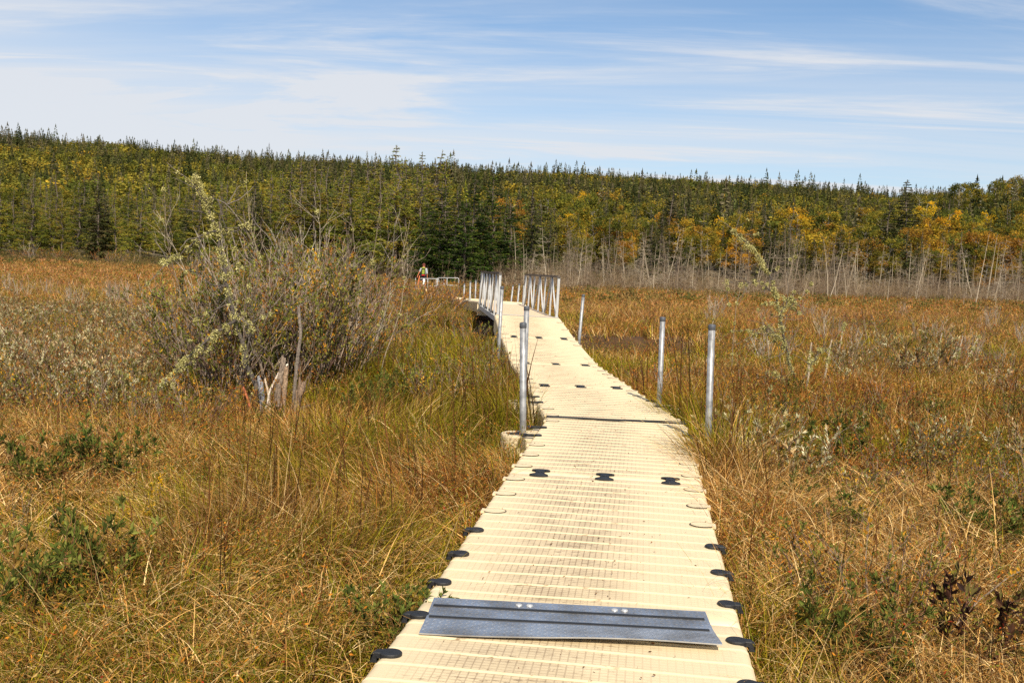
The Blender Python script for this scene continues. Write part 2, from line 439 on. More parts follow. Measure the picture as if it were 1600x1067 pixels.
SL, SW, ST = 3.035, 1.524, 0.38
NB = 18                                            # beads across the deck
def section_mesh():
    """float section: local x across, y along from 0 to SL, top at z=0. Raised beads, rounded rim, moulded side pockets."""
    mb = MB()
    pitch = SL / NB
    prof = [(0.0, -ST, 0), (0.0, -0.06, 0), (0.004, -0.022, 0), (0.018, -0.005, 0), (0.032, 0.0, 0)]
    for k in range(1, NB):
        y0 = k * pitch
        prof += [(y0 - 0.040, -0.001, 1), (y0 - 0.0115, -0.001, 1), (y0 - 0.0105, -0.001, 0), (y0 - 0.006, 0.0030, 0), (y0, 0.0045, 0), (y0 + 0.006, 0.0030, 0), (y0 + 0.0105, -0.001, 0), (y0 + 0.0115, -0.001, 1), (y0 + 0.040, -0.001, 1)]
    prof += [(SL - 0.032, 0, 0), (SL - 0.018, -0.005, 0), (SL - 0.004, -0.022, 0), (SL, -0.06, 0), (SL, -ST, 0)]
    prof = np.array(prof)
    us = np.array([-1, -0.985, -0.965, -0.94, -0.85, -0.7, -0.5, -0.3, -0.1, 0.1, 0.3, 0.5, 0.7, 0.85, 0.94, 0.965, 0.985, 1.0])
    uz = np.array([-0.05, -0.016, -0.004, 0, 0, 0, 0, 0, 0, 0, 0, 0, 0, 0, 0, -0.004, -0.016, -0.05])
    X = us[:, None] * SW / 2 * np.ones(len(prof)); Yp = np.broadcast_to(prof[:, 0], X.shape)
    # moulding is never perfectly straight: slight waves
    wv = 0.010 * np.sin(X * 3.1 + Yp * 1.3) + 0.004 * np.sin(X * 7 + Yp * 2.9)
    edge_fade = np.clip(np.minimum(Yp, SL - Yp) / 0.1, 0, 1)
    Yw = Yp + wv * edge_fade
    top = prof[:, 1] > -0.03
    Z = prof[None, :, 1] + np.where(top[None], uz[:, None], 0)
    Z = Z + np.where(top[None], 0.0035 * np.sin(X * 2.2 + 1) * np.sin(Yp * 2.7) * edge_fade, 0)
    V = np.stack([X, Yw, Z], -1).reshape(-1, 3)
    m = len(prof); i = np.arange(len(us) - 1)[:, None] * m; j = np.arange(m - 1)[None]
    q = np.stack([i + j, i + m + j, i + m + j + 1, i + j + 1], -1).reshape(-1, 4)
    cf = np.where((np.abs(us) < 0.93)[:, None] & (prof[None, :, 2] > 0), 1.0, 0.0).reshape(-1)
    mb.add(V, q, None, np.stack([cf, cf, cf], 1))
    # sides: panel with vertical flutes
    ny = 73
    yy = np.linspace(0.0, SL, ny); fl = 0.012 * (np.abs(((yy - 0.254) / 0.508) % 1 - 0.5) > 0.32)
    fl[0] = fl[-1] = 0
    for sgn in (-1, 1):
        rows = []
        for zz_, k in ((-0.05, 0.0), (-0.075, 0.0), (-0.09, 1.0), (-0.30, 1.0), (-ST, 0.3)):
            rows.append(np.stack([sgn * (SW / 2 - fl * k), yy, np.full(ny, zz_)], 1))
        V = np.concatenate(rows); i = np.arange(4)[:, None] * ny; j = np.arange(ny - 1)[None]
        q = np.stack([i + j, i + j + 1, i + ny + j + 1, i + ny + j], -1).reshape(-1, 4)
        if sgn > 0: q = q[:, ::-1]
        mb.add(V, q, None, (0, 0, 0))
    return mb.mesh('dock_float', M_deck, True)
ME_sec = section_mesh()

def outline_prism(mb, pts, z0, z1, c=(1, 1, 1), bev=0.0, fill_bottom=True):
    pts = np.array(pts, float); n = len(pts); ctr = pts.mean(0)
    rings = [(1.0, z0), (1.0, z1 - bev), (1 - bev * 10, z1)] if bev else [(1.0, z0), (1.0, z1)]
    V = np.vstack([np.column_stack([ctr + (pts - ctr) * s, np.full(n, z)]) for s, z in rings] + [[*ctr, z1], [*ctr, z0]])
    q = []; t = []
    for r_ in range(len(rings) - 1):
        for j in range(n):
            k = (j + 1) % n; q.append([r_ * n + j, r_ * n + k, r_ * n + n + k, r_ * n + n + j])
    b = (len(rings) - 1) * n; ct = len(rings) * n
    for j in range(n):
        k = (j + 1) % n; t.append([b + j, b + k, ct])
        if fill_bottom: t.append([k, j, ct + 1])
    mb.add(V, q, t, c)
def bulb_outline(n=14, r=0.062, neck=0.030, ext=0.10, x0=0.0):
    """half of a dog-bone coupler pointing to -x: bulb centred inside the deck, neck to the rim (at +x)"""
    th = np.linspace(R(35), R(325), n)
    P = [(x0 - ext + r * math.cos(a) * 1.15, r * math.sin(a)) for a in th]
    return [(x0 + 0.012, -neck)] + [(x0 - ext + r * 1.05, -neck)][:0] + P[::-1][:0] + [(x0 + 0.012, -neck), (x0 + 0.012, neck)][:0] + P[::1] + []
def half_coupler_mesh():
    mb = MB()
    r, ext, neck = 0.060, 0.085, 0.030
    th = np.linspace(R(32), R(328), 18)
    P = [(0.020, -neck), (0.020, neck)] + [(-ext + r * 1.25 * math.cos(a), r * math.sin(a)) for a in th]
    # order counter-clockwise: start at (0.02,-neck) -> (0.02,neck) -> bulb top ... -> bulb bottom
    outline_prism(mb, P, -0.02, 0.026, bev=0.008)
    # the tongue that folds down over the rim
    V = np.array([[0.020, -neck, 0.018], [0.020, neck, 0.018], [0.042, -neck, 0.0], [0.042, neck, 0.0], [0.044, -neck, -0.06], [0.044, neck, -0.06], [0.0, -neck, -0.06], [0.0, neck, -0.06], [0.0, -neck, -0.02], [0.0, neck, -0.02]])
    mb.add(V, [[0, 2, 3, 1], [2, 4, 5, 3], [4, 6, 7, 5], [0, 8, 6, 4], [1, 5, 7, 9], [0, 4, 2, 0][:4]][:5])
    # countersunk bolt recess
    add_tube(mb, [(-ext, 0, 0.0262), (-ext, 0, 0.0275)], 0.014, 8, (0.5, 0.5, 0.5))
    return mb.mesh('coupler', M_black, False)
ME_half = half_coupler_mesh()
def bone_mesh():
    mb = MB()
    r, neck, e = 0.062, 0.026, 0.088
    th1 = np.linspace(R(-150 + 90), R(150 + 90), 2)
    P = []
    for sgn in (1, -1):
        th = np.linspace(R(-62), R(242), 15)
        for a in th:
            P.append((sgn * 1.18 * r * math.cos(a), sgn * (e + 0.55 * r * math.sin(a))))
    outline_prism(mb, P, -0.01, 0.012, bev=0.003)
    add_tube(mb, [(0, 0, 0.0122), (0, 0, 0.0150)], 0.016, 8)
    return mb.mesh('coupler', M_black, False)
ME_bone = bone_mesh()
def pocket_mesh():
    """unused coupler pocket: cream half-moon plug set in the rim, with its seam"""
    mb = MB()
    th = np.linspace(R(30), R(330), 20)
    P = [(0.0, -0.04), (0.0, 0.04)] + [(-0.085 + 0.074 * math.cos(a), 0.058 * math.sin(a)) for a in th]
    outline_prism(mb, P, -0.01, 0.0062, c=(0, 0, 0))
    return mb.mesh('pocket_plug', M_deck, False)
ME_pocket = pocket_mesh()
def seam_mesh():
    th = np.linspace(R(40), R(320), 22)
    P = [(-0.085 + 0.079 * math.cos(a), 0.063 * math.sin(a), 0.0035) for a in th]
    mb = MB(); add_tube(mb, P, 0.0028, 4); return mb.mesh('seam', M_seam)
ME_seam = seam_mesh()

def bracket_mesh():
    """D-shaped piling bracket: local +x away from the deck; ring top with a hole"""
    mb = MB(); hole = MB()
    R0, RI = 0.165, 0.118; cx = 0.185
    th = np.linspace(R(-110), R(110), 22)
    outer = [(cx + R0 * math.cos(a), 0.185 * math.sin(a) * 1.0) for a in th]
    outer = [(0.0, -0.36), (0.06, -0.33)] + outer + [(0.06, 0.33), (0.0, 0.36)]
    n = len(outer)
    inner = []
    for x, y in outer:
        a = math.atan2(y, (x - cx)); inner.append((cx + RI * math.cos(a), RI * math.sin(a)))
    O = np.array(outer); I = np.array(inner)
    H0 = -0.40
    rings = [np.column_stack([O, np.full(n, H0)]), np.column_stack([O, np.full(n, -0.045)]), np.column_stack([O * [0.985, 0.985], np.full(n, -0.03)]), np.column_stack([I, np.full(n, -0.028)]), np.column_stack([I, np.full(n, -0.16)])]
    V = np.vstack(rings); q = []
    for r_ in range(4):
        for j in range(n):
            k = (j + 1) % n; q.append([r_ * n + j, r_ * n + k, r_ * n + n + k, r_ * n + n + j])
    mb.add(V, q, None, (0, 0, 0))
    hole.add([[cx + RI * math.cos(a), RI * math.sin(a), -0.036] for a in np.linspace(0, 2 * np.pi, 20, endpoint=False)] + [[cx, 0, -0.036]], None, [[j, (j + 1) % 20, 20] for j in range(20)])  # black disc just below the rim stands in for shade inside the hole
    return mb.mesh('piling_bracket', M_deck, False), hole.mesh('hole_shade_disc', M_black)
ME_br, ME_hole = bracket_mesh()

def section(a, b, roll, label, half=(), blank=(), bracket=None, detail=True):
    a = Vector(a); b = Vector(b); d = (b - a).normalized()
    X = Vector((d.y, -d.x, 0)).normalized(); Z = X.cross(d)
    M = Matrix((X, d, Z)).transposed().to_4x4() @ Matrix.Rotation(roll, 4, 'Y')
    M.translation = a
    t = empty('dock_section'); t.matrix_world = M @ Matrix.Translation((0, 0.008, 0))
    t.scale = (1, (b - a).length / 3.05, 1)
    tag(t, label, 'dock section', 'floating dock sections of the boardwalk')
    link('float', ME_sec, t)
    if detail:
        for side in (-1, 1):
            ks = list(half) + list(blank)
            for k in ks:
                y = 0.254 + 0.508 * k
                me = ME_half if k in half else ME_pocket
                o = link('coupler' if k in half else 'pocket_plug', me, t, (side * SW / 2, y, 0.0 if k in half else -0.001))
                if k in half: o.scale = (0.62, 0.72, 0.5)
                if side < 0: o.rotation_euler = (0, 0, math.pi)
                if k not in half:
                    s_ = link('seam', ME_seam, o)
    if bracket is not None:
        for side in (-1, 1):
            o = link('piling_bracket', ME_br, t, (side * (SW / 2 + 0.004), 0.254 + 0.508 * (bracket + 0.5), 0))
            if side < 0: o.rotation_euler = (0, 0, math.pi)
            link('hole_shade_disc', ME_hole, o)
            for k in (bracket, bracket + 1):
                bo = link('coupler', ME_bone, t, (side * (SW / 2 + 0.02), 0.254 + 0.508 * k, 0.0)); bo.rotation_euler = (0, 0, math.pi / 2)
                bo.scale = (0.62, 0.85, 1)
    return t
labels = ['cream dock section with black rim couplers under the camera, nearest end of the boardwalk',
          'nearest cream dock section, in front of the diamond plate, black couplers along both rims',
          'cream dock section just beyond the metal diamond plate, three black couplers on each rim',
          'cream dock section ending at the dark open joint, piling brackets on both sides',
          'cream dock section just beyond the dark open joint, where the boardwalk turns back',
          'second cream dock section beyond the dark open joint, its sides lost in the grass',
          'cream dock section beginning to climb toward the bridge between two tall pipes',
          'tilted cream dock section forming the ramp right up to the footbridge']
conf = [((0, 1, 2, 3, 4, 5), (), None), ((0, 1, 2, 3, 4, 5), (), None), ((0, 1, 2), (3, 4, 5), None), ((), (0, 1, 2, 5), 3), ((), (0, 1, 4, 5), 2), ((), (0, 1, 2, 3, 4, 5), None), ((), (0, 1, 4, 5), None), ((), (0, 2, 4), None)]
secs = []
for i in range(8):
    secs.append(section(J[i], J[i + 1], R((0, 0, 0, 0, 0.4, 0.5, 1.0, 1.4)[i]), labels[i], *conf[i]))
    if 2 < i + 1 < 8 and i + 1 != 4:               # bow-tie couplers across the joint, kept on the nearer section
        for u_ in (-0.508, 0, 0.508):
            bo = link('coupler', ME_bone, secs[-1], (u_, SL + 0.004, 0.002))
# dark open hinge joint: black strips stand in for the shade in the gap
fl = ['first cream dock section past the far end of the footbridge', 'cream dock section between the two grey pipes past the footbridge', 'cream dock section beside the farther grey pipe past the footbridge']
for i in range(len(K) - 1):
    lab = fl[i] if i < 3 else ('distant cream dock section half hidden by shrubs' if i < 9 else 'distant cream dock section by the metal railings')
    section(K[i], K[i + 1], R(0.5 if i < 3 else 0), lab, detail=False)

def local(t, x, y, z):
    return t.matrix_world @ Vector((x, y, z))
C.view_layer.update()
mb = MB(); add_box(mb, (0, 0, 0), (SW - 0.01, 0.042, 0.014), bev=0.003)
js = link('gap_shade_strip', mb.mesh('gap_shade_strip', M_black), secs[3], (0, SL + 0.006, 0.012))  # black strip laid on top as the shade of the open gap
mb = MB(); add_box(mb, (0, 0, 0), (SW + 0.0, 0.016, 0.010), bev=0.002)
js2 = link('gap_shade_edge', mb.mesh('gap_shade_edge', M_black), secs[4], (0, 0.018, 0.014))

# diamond plate over the joint
def tread_mat():
    m, t, n, l = newmat('diamond_plate_metal')
    o = n('ShaderNodeOutputMaterial'); p = n('ShaderNodeBsdfPrincipled'); l(p.outputs[0], o.inputs[0])
    p.inputs['Metallic'].default_value = 0.85; p.inputs['Roughness'].default_value = 0.36
    tc_ = n('ShaderNodeTexCoord'); nz = n('ShaderNodeTexNoise'); nz.inputs['Scale'].default_value = 5; nz.inputs['Detail'].default_value = 8
    l(tc_.outputs['Object'], nz.inputs['Vector'])
    cr = n('ShaderNodeValToRGB'); cr.color_ramp.elements[0].color = (0.30, 0.29, 0.28, 1); cr.color_ramp.elements[0].position = 0.3
    cr.color_ramp.elements[1].color = (0.56, 0.58, 0.61, 1); cr.color_ramp.elements[1].position = 0.6
    l(nz.outputs['Fac'], cr.inputs[0]); l(cr.outputs[0], p.inputs['Base Color'])
    r2 = n('ShaderNodeMapRange'); r2.inputs['To Min'].default_value = 0.5; r2.inputs['To Max'].default_value = 0.28; l(nz.outputs['Fac'], r2.inputs['Value']); l(r2.outputs[0], p.inputs['Roughness'])
    return m
M_plate = tread_mat()
c_nl, c_nr, c_fr, c_fl = G(649, 989, .385), G(1116, 1011, .385), G(1105, 955, .37), G(690, 934, .37)
pc = (c_nl + c_nr + c_fr + c_fl) / 4
pw, pd = 1.29, 0.50
pt = empty('threshold_plate', (pc[0], pc[1], 0.0), math.atan2(c_nr[1] - c_nl[1], c_nr[0] - c_nl[0]) - R(1.0))
tag(pt, 'silver diamond plate with two dark strips bridging the joint of the nearest dock sections', 'metal plate')
def plate_z(x, y):
    front = np.clip((-y + 0.02) / (pd / 2), 0, 1)
    return 0.372 + front ** 1.1 * (0.020 + 0.014 * np.clip((x + 0.1) * 1.3, 0, 1) + 0.008 * np.sin(x * 4.2 + 0.6))
mb = MB(); nx, ny = 60, 24
xg = np.linspace(-pw / 2, pw / 2, nx); yg = np.linspace(-pd / 2, pd / 2, ny)
Xg, Yg_ = np.meshgrid(xg, yg, indexing='ij'); wob = 0.006 * np.sin(Xg * 3 + 1) * (Yg_ < -0.2)
Zt = plate_z(Xg, Yg_)
Vt = np.stack([Xg, Yg_ + wob, Zt], -1).reshape(-1, 3); Vb = Vt - [0, 0, 0.006]
i = np.arange(nx - 1)[:, None] * ny; j = np.arange(ny - 1)[None]
q = np.stack([i + j, i + ny + j, i + ny + j + 1, i + j + 1], -1).reshape(-1, 4)
mb.add(Vt, q); mb.add(Vb, q[:, ::-1])
nn = nx * ny
eq = []
for a in range(nx - 1):
    eq += [[a * ny, nn + a * ny, nn + (a + 1) * ny, (a + 1) * ny], [a * ny + ny - 1, (a + 1) * ny + ny - 1, nn + (a + 1) * ny + ny - 1, nn + a * ny + ny - 1]]
for b in range(ny - 1):
    eq += [[b, b + 1, nn + b + 1, nn + b], [(nx - 1) * ny + b, nn + (nx - 1) * ny + b, nn + (nx - 1) * ny + b + 1, (nx - 1) * ny + b + 1]]
mb.q.append(np.array(eq))
# the raised diamonds
lz = []; kk = 0
for r_ in range(17):
    for c_ in range(44):
        x = -pw / 2 + 0.018 + c_ * 0.0292 + (r_ % 2) * 0.0; y = -pd / 2 + 0.018 + r_ * 0.0288
        if abs(y - 0.135) < 0.016 or abs(y + 0.02) < 0.016: continue
        a = R(28 if (r_ + c_) % 2 else -28) + 0
        ca, sa = math.cos(a), math.sin(a); z = float(plate_z(x, y))
        P = [(-0.0135, 0, 0.0004), (0, -0.0050, 0.0004), (0.0135, 0, 0.0004), (0, 0.0050, 0.0004), (-0.006, 0, 0.0022), (0.006, 0, 0.0022)]
        lz.append([[x + p[0] * ca - p[1] * sa, y + p[0] * sa + p[1] * ca, z + p[2]] for p in P])
lz = np.array(lz); nL = len(lz); b = np.arange(nL)[:, None] * 6
mb.add(lz.reshape(-1, 3), np.concatenate([b + [0, 1, 5, 4], b + [2, 3, 4, 5]]), np.concatenate([b + [1, 2, 5], b + [3, 0, 4]]))
link('plate', mb.mesh('plate', M_plate), pt)
for y0 in (0.135, -0.02):
    mb = MB(); xs_ = np.linspace(-pw / 2 + 0.012, pw / 2 - 0.02, 30)
    zc = plate_z(xs_, y0)
    V = np.concatenate([np.stack([xs_, np.full(30, y0 + dy), zc + dz], 1) for dy, dz in ((-0.0095, 0.0), (-0.0095, 0.0045), (0.0095, 0.0045), (0.0095, 0.0))])
    i = np.arange(3)[:, None] * 30; j = np.arange(29)[None]
    mb.add(V, np.stack([i + j, i + j + 1, i + 30 + j + 1, i + 30 + j], -1).reshape(-1, 4)[:, ::-1])
    link('grip_strip', mb.mesh('grip_strip', M_black), pt)
M_rail_ = simple_mat('bolt_steel', (0.7, 0.68, 0.64), 0.35, 0.6)
for x0 in (-0.235, -0.185, 0.215, 0.262):
    mb = MB(); th = np.arange(10) / 10 * 2 * np.pi
    add_tube(mb, [(x0, 0.198, 0.372), (x0, 0.198, 0.377), (x0, 0.198, 0.380)], [0.017, 0.015, 0.008], 12)
    link('bolt', mb.mesh('bolt', M_rail_, True), pt)

# leaf crumb and debris on the deck
mb = MB()
g2 = np.random.default_rng(31)
n = 420
t0 = g2.random(n) ** 1.3 * 12.5 + 3.2
xc = np.interp(t0, path_pts[:, 1], path_pts[:, 0]); off = g2.normal(0.0, 0.30, n).clip(-0.7, 0.7)
P = np.stack([xc + off, t0, np.interp(t0, path_pts[:, 1], [p[2] for p in J] + [p[2] for p in K]) + 0.006], 1)
D = g2.normal(size=(n, 3)); D[:, 2] = abs(D[:, 2]) * 0.25
leaves(mb, P, D, g2.uniform(0.008, 0.022, n), g2.uniform(0.003, 0.010, n), np.array(col(96, 62, 34)) * g2.uniform(0.5, 1.8, (n, 1)), g2)
tag(link('leaf_litter', mb.mesh('leaf_litter', M_leaf)), 'brown leaf crumbs and dirt specks scattered along the boardwalk', 'litter', kind='stuff')

# ------------------------------------------------------------------ pilings
ME_CAP = {}
def piling(px, py, dist, top_px, r=0.034, label='', cap=True, zbase=-0.5, lean=None, mat=None, grp='steel pipe pilings beside the boardwalk'):
    top = Y(*top_px, dist); bot = np.array(Y(px, py, dist))
    d = (top - bot) / (top[2] - bot[2]); b = top + d * (zbase - top[2])
    t = empty('piling_post', b); tag(t, label, 'pipe post', grp)
    mb = MB(); Lc = [(p - b) for p in (b, top)]
    add_tube(mb, [Lc[0], Lc[0] * 0.5 + Lc[1] * 0.5, Lc[1]], r, 16)
    link('pipe', mb.mesh('pipe', mat or M_galv, True), t)
    if cap:
        T = Lc[1]; mb = MB(); k = r * 1.08
        add_tube(mb, [T + [0, 0, -0.040], T + [0, 0, -0.038], T + [0, 0, 0.004], T + [0, 0, 0.012], T + [0, 0, 0.016]], [k * 0.97, k, k, k * 0.85, k * 0.35], 16)
        link('cap', mb.mesh('cap', M_cap, True), t)
    return t
def br_world(i, side):                              # centre of a bracket hole
    c = conf[i][2] if conf[i][2] is not None else 2
    return local(secs[i], side * (SW / 2 + 0.189), 0.254 + 0.508 * (c + 0.5), 0)
for (i, side, tp, bp, lab) in (
        (3, -1, (817.5, 506), (817, 676), 'nearest steel pipe on the left rim, standing in its cream bracket'),
        (3, 1, (1112.5, 509), (1107, 662), 'nearest steel pipe right of the boardwalk, its foot in sedge'),
        (4, -1, (823, 480), (818, 625), 'steel pipe directly behind the nearest left pipe, mostly covered by it'),
        (4, 1, (1035.5, 497), (1031, 604), 'second steel pipe right of the boardwalk, shorter looking than the nearest one'),
        (6, -1, (784.5, 448.5), (779, 550), 'steel pipe left of the ramp in front of the bridge end post'),
        (6, 1, (911.5, 461), (904.5, 537), 'third and farthest steel pipe right of the boardwalk, beside the ramp')):
    w_ = br_world(i, side)
    if i == 6 and side > 0: w_ = Vector((0, 20.6, 0))
    piling(bp[0], bp[1], w_.y, tp, 0.033 if i < 6 else 0.032, lab)
for px, py, dist, tp, cap, lab in (
        (734, 478, 37, (735, 440), True, 'distant grey pipe left of the boardwalk just past the footbridge, nearer of two'),
        (724.5, 475, 40.5, (725.6, 443.5), True, 'distant grey pipe at the left edge of the boardwalk past the footbridge'),
        (743, 455, 46, (743.5, 437.5), True, 'short looking distant grey pipe between the railing and the left bridge truss'),
        (808.7, 474, 37.5, (811.5, 444), True, 'distant grey pipe seen between the bridge trusses, right one of two'),
        (798.6, 472.6, 41, (801.6, 446), True, 'distant grey pipe seen between the bridge trusses, left one of two')):
    piling(px, py, dist, tp, 0.034, lab, cap, grp='distant pipe pilings past the footbridge')

# ------------------------------------------------------------------ footbridge
A = Vector(J[8]); B = Vector(K[0]); d = (B - A); BL = d.length; d.normalize()
X = Vector((d.y, -d.x, 0)).normalized(); Z = X.cross(d)
Mb = Matrix((X, d, Z)).transposed().to_4x4() @ Matrix.Rotation(R(1.4), 4, 'Y'); Mb.translation = A
br = empty('footbridge'); br.matrix_world = Mb
tag(br, 'small aluminium truss footbridge with tan deck crossing the dark creek', 'footbridge')
M_chord = simple_mat('dark_brown_chord', col(84, 74, 64), 0.6, noise=(8, 0.2, 4))  # darker and browner than the other bridge members
M_tan = simple_mat('tan_bridge_deck', col(212, 186, 152), 0.7, noise=(3, 0.08, 5), bump=(90, 0.3))
BW = 1.36
mb = MB(); nb = 54
for k in range(nb):
    add_box(mb, (0, (k + 0.5) * BL / nb, -0.012), (BW - 0.05, BL / nb - 0.006, 0.035))
link('bridge_deck', mb.mesh('bridge_deck', M_tan), br)
mb = MB(); add_box(mb, (0, -0.01, 0.008), (BW + 0.1, 0.05, 0.012)); link('transition_plate', mb.mesh('transition_plate', M_alu), br)
mb = MB(); add_box(mb, (0, BL + 0.01, 0.008), (BW + 0.1, 0.05, 0.012)); link('transition_plate', mb.mesh('transition_plate', M_alu), br)
RH = 0.95
for side in (-1, 1):
    x = side * BW / 2
    tr = MB(); add_box(tr, (x, BL / 2, RH), (0.055, BL + 0.05, 0.05)); link('top_chord', tr.mesh('top_chord', M_chord), br)
    tr = MB(); add_box(tr, (x, BL / 2, -0.13), (0.055, BL, 0.12)); add_box(tr, (x - side * 0.04, BL / 2, -0.19), (0.03, BL - 0.1, 0.02)); link('bottom_chord', tr.mesh('bottom_chord', M_alu), br)
    nbay = 6; bay = BL / nbay
    for k in range(nbay + 1):
        y = min(max(k * bay, 0.03), BL - 0.03)
        wd = 0.06 if k in (0, nbay) else 0.042
        tr = MB(); add_box(tr, (x, y, (RH - 0.19) / 2 + (0.012 if k in (0, nbay) else -0.012)), (wd, wd, RH + 0.15 + (0.03 if k in (0, nbay) else 0)), bev=0.004)
        link('end_post' if k in (0, nbay) else 'truss_post', tr.mesh('truss_post', M_alu), br)
    for k in range(nbay):
        y0, y1 = k * bay, (k + 1) * bay
        lo, hi = (y0, y1) if k % 2 == 0 else (y1, y0)
        a_ = np.array([x + side * 0.002, lo + (0.05 if lo < hi else -0.05), -0.07]); b_ = np.array([x + side * 0.002, hi - (0.03 if lo < hi else -0.03), RH - 0.03])
        dd = b_ - a_; ln = np.linalg.norm(dd); ang = math.atan2(dd[1], dd[2])
        Mx = Matrix.Rotation(-ang, 3, 'X')
        tr = MB(); add_box(tr, (a_ + b_) / 2, (0.036, 0.036, ln), M=Mx); link('truss_brace', tr.mesh('truss_brace', M_alu), br)
    # short posts that stand on the outer flange past the far end
    tr = MB(); add_box(tr, (side * (BW / 2 + 0.0), BL + 0.35, 0.28), (0.05, 0.05, 0.66), bev=0.004); link('guide_post', tr.mesh('guide_post', M_alu), br)
mb = MB()
for k in range(9):
    add_box(mb, (0, 0.15 + k * (BL - 0.3) / 8, -0.14), (BW - 0.07, 0.05, 0.08))
link('floor_beam', mb.mesh('floor_beam', M_alu), br); br.children[-1]['kind'] = 'stuff' if False else 'thing'

# ------------------------------------------------------------------ far railings, hiker
M_rail = simple_mat('railing_steel', (0.44, 0.44, 0.43), 0.5, 0.4)
def railing(pxl, pxr, dist, top_l, top_r, label, posts, both):
    Lp, Rp = Y(pxl, top_l, dist), Y(pxr, top_r, dist - 0.2)
    t = empty('metal_railing', (Lp[0], Lp[1], 0.3)); tag(t, label, 'railing', 'far railings beside the hiker')
    o = Lp - [0, 0, Lp[2] - 0.3]
    Lp = Lp - o; Rp = Rp - o - [0, 0, 0.0]
    dR = Rp - Lp; zt = Lp[2]
    pts = []
    if both: pts += [Lp * [1, 1, 0], Lp + [0, 0, -0.12]]
    pts += [Lp + dR * 0.02 + [0, 0, -0.03], Lp + dR * 0.06, Lp + dR * 0.94, Rp + [0, 0, -0.04] - dR * 0.015, Rp + [0, 0, -0.12], Rp * [1, 1, 0] + [0, 0, 0]]
    mb = MB(); add_tube(mb, pts, 0.024, 8); link('rail_frame', mb.mesh('rail_frame', M_rail, True), t)
    mb = MB(); add_tube(mb, [Lp - [0, 0, 0.46], Rp - [0, 0, 0.46]], 0.02, 8); link('mid_rail', mb.mesh('mid_rail', M_rail, True), t)
    for f in posts:
        p = Lp + dR * f
        mb = MB(); add_tube(mb, [p * [1, 1, 0], p], 0.022, 8); link('rail_post', mb.mesh('rail_post', M_rail, True), t)
    return t
railing(683, 717, 62, 434.2, 434.5, 'silver pipe railing nearest the footbridge with rounded corner and mid rail', (0.02, 0.46), False)
railing(656, 686, 63.5, 435.0, 435.8, 'silver pipe railing right beside the hiker, overlapping the next railing', (0.42, 0.86), False)
t = piling(693.5, 447, 64, (693.5, 436.5), 0.03, 'thin grey post standing between the two far railings', True, 0.0, grp='far thin posts')
piling(649.5, 450, 64, (649.2, 434), 0.022, 'thin grey post at the left of the hiker', False, 0.0, grp='far thin posts')

def skin_body(name, edges, mat, lvl=2):
    """edges: list of chains [(x,y,z,r),...]; chains share joints by position"""
    pts = []; idx = {}; ed = []
    for ch in edges:
        prev = None
        for p in ch:
            k = tuple(round(c, 4) for c in p[:3])
            if k not in idx: idx[k] = len(pts); pts.append(p)
            if prev is not None: ed.append((prev, idx[k]))
            prev = idx[k]
    me = bpy.data.meshes.new(name); me.from_pydata([p[:3] for p in pts], ed, [])
    o = bpy.data.objects.new(name, me); S.collection.objects.link(o)
    md = o.modifiers.new('s', 'SKIN'); 
    for v, p in zip(me.skin_vertices[0].data, pts): v.radius = (p[3], p[3] * (p[4] if len(p) > 4 else 1)); v.use_root = False
    me.skin_vertices[0].data[0].use_root = True
    sb = o.modifiers.new('b', 'SUBSURF'); sb.levels = lvl; sb.render_levels = lvl
    C.view_layer.update()
    dg = C.evaluated_depsgraph_get()
    m2 = bpy.data.meshes.new_from_object(o.evaluated_get(dg))
    bpy.data.objects.remove(o)
    m2.materials.clear(); m2.materials.append(mat)
    for p in m2.polygons: p.use_smooth = True
    return m2
M_skin = simple_mat('skin', col(196, 120, 88), 0.55)
M_shirt = simple_mat('pale_grey_shirt', col(176, 182, 186), 0.9)
M_short = simple_mat('dark_shorts', col(36, 36, 46), 0.9)
M_red = simple_mat('red_trim', col(214, 40, 44), 0.7)
M_packm = simple_mat('lime_green_pack', col(132, 148, 44), 0.75, noise=(14, 0.25, 3))
M_packd = simple_mat('dark_pack_cloth', col(40, 42, 32), 0.85)
M_cap_ = simple_mat('red_brown_cap', col(98, 46, 34), 0.85)
hp = Y(661.5, 440, 67.5); hz = 0.36
person = empty('person', (hp[0], hp[1], hz), 0)
tag(person, 'hiker seen from behind in pale grey shirt, reddish cap and green backpack', 'person')
body = [[(0, 0, 0.95, 0.15, 0.75), (0, 0, 1.10, 0.14, 0.75), (0, 0.01, 1.28, 0.165, 0.68), (0, 0.01, 1.42, 0.13, 0.7), (0, 0.02, 1.49, 0.058), (0, 0.035, 1.56, 0.065), (0, 0.045, 1.64, 0.092), (0, 0.045, 1.71, 0.075)]]
for s_ in (-1, 1):
    body.append([(0, 0, 0.95, 0.15, 0.75), (s_ * 0.09, 0, 0.88, 0.09), (s_ * 0.11, 0.02, 0.50, 0.058), (s_ * 0.12, 0.0, 0.28, 0.05), (s_ * 0.12, -0.01, 0.08, 0.036), (s_ * 0.13, 0.12, 0.03, 0.03)])
body.append([(0, 0.01, 1.42, 0.13, 0.7), (0.19, 0.01, 1.40, 0.055), (0.245, 0.02, 1.13, 0.040), (0.25, 0.10, 0.90, 0.028), (0.25, 0.12, 0.86, 0.032)])
body.append([(0, 0.01, 1.42, 0.13, 0.7), (-0.19, 0.01, 1.40, 0.055), (-0.30, 0.02, 1.15, 0.042), (-0.40, 0.05, 0.93, 0.030), (-0.42, 0.06, 0.88, 0.032)])
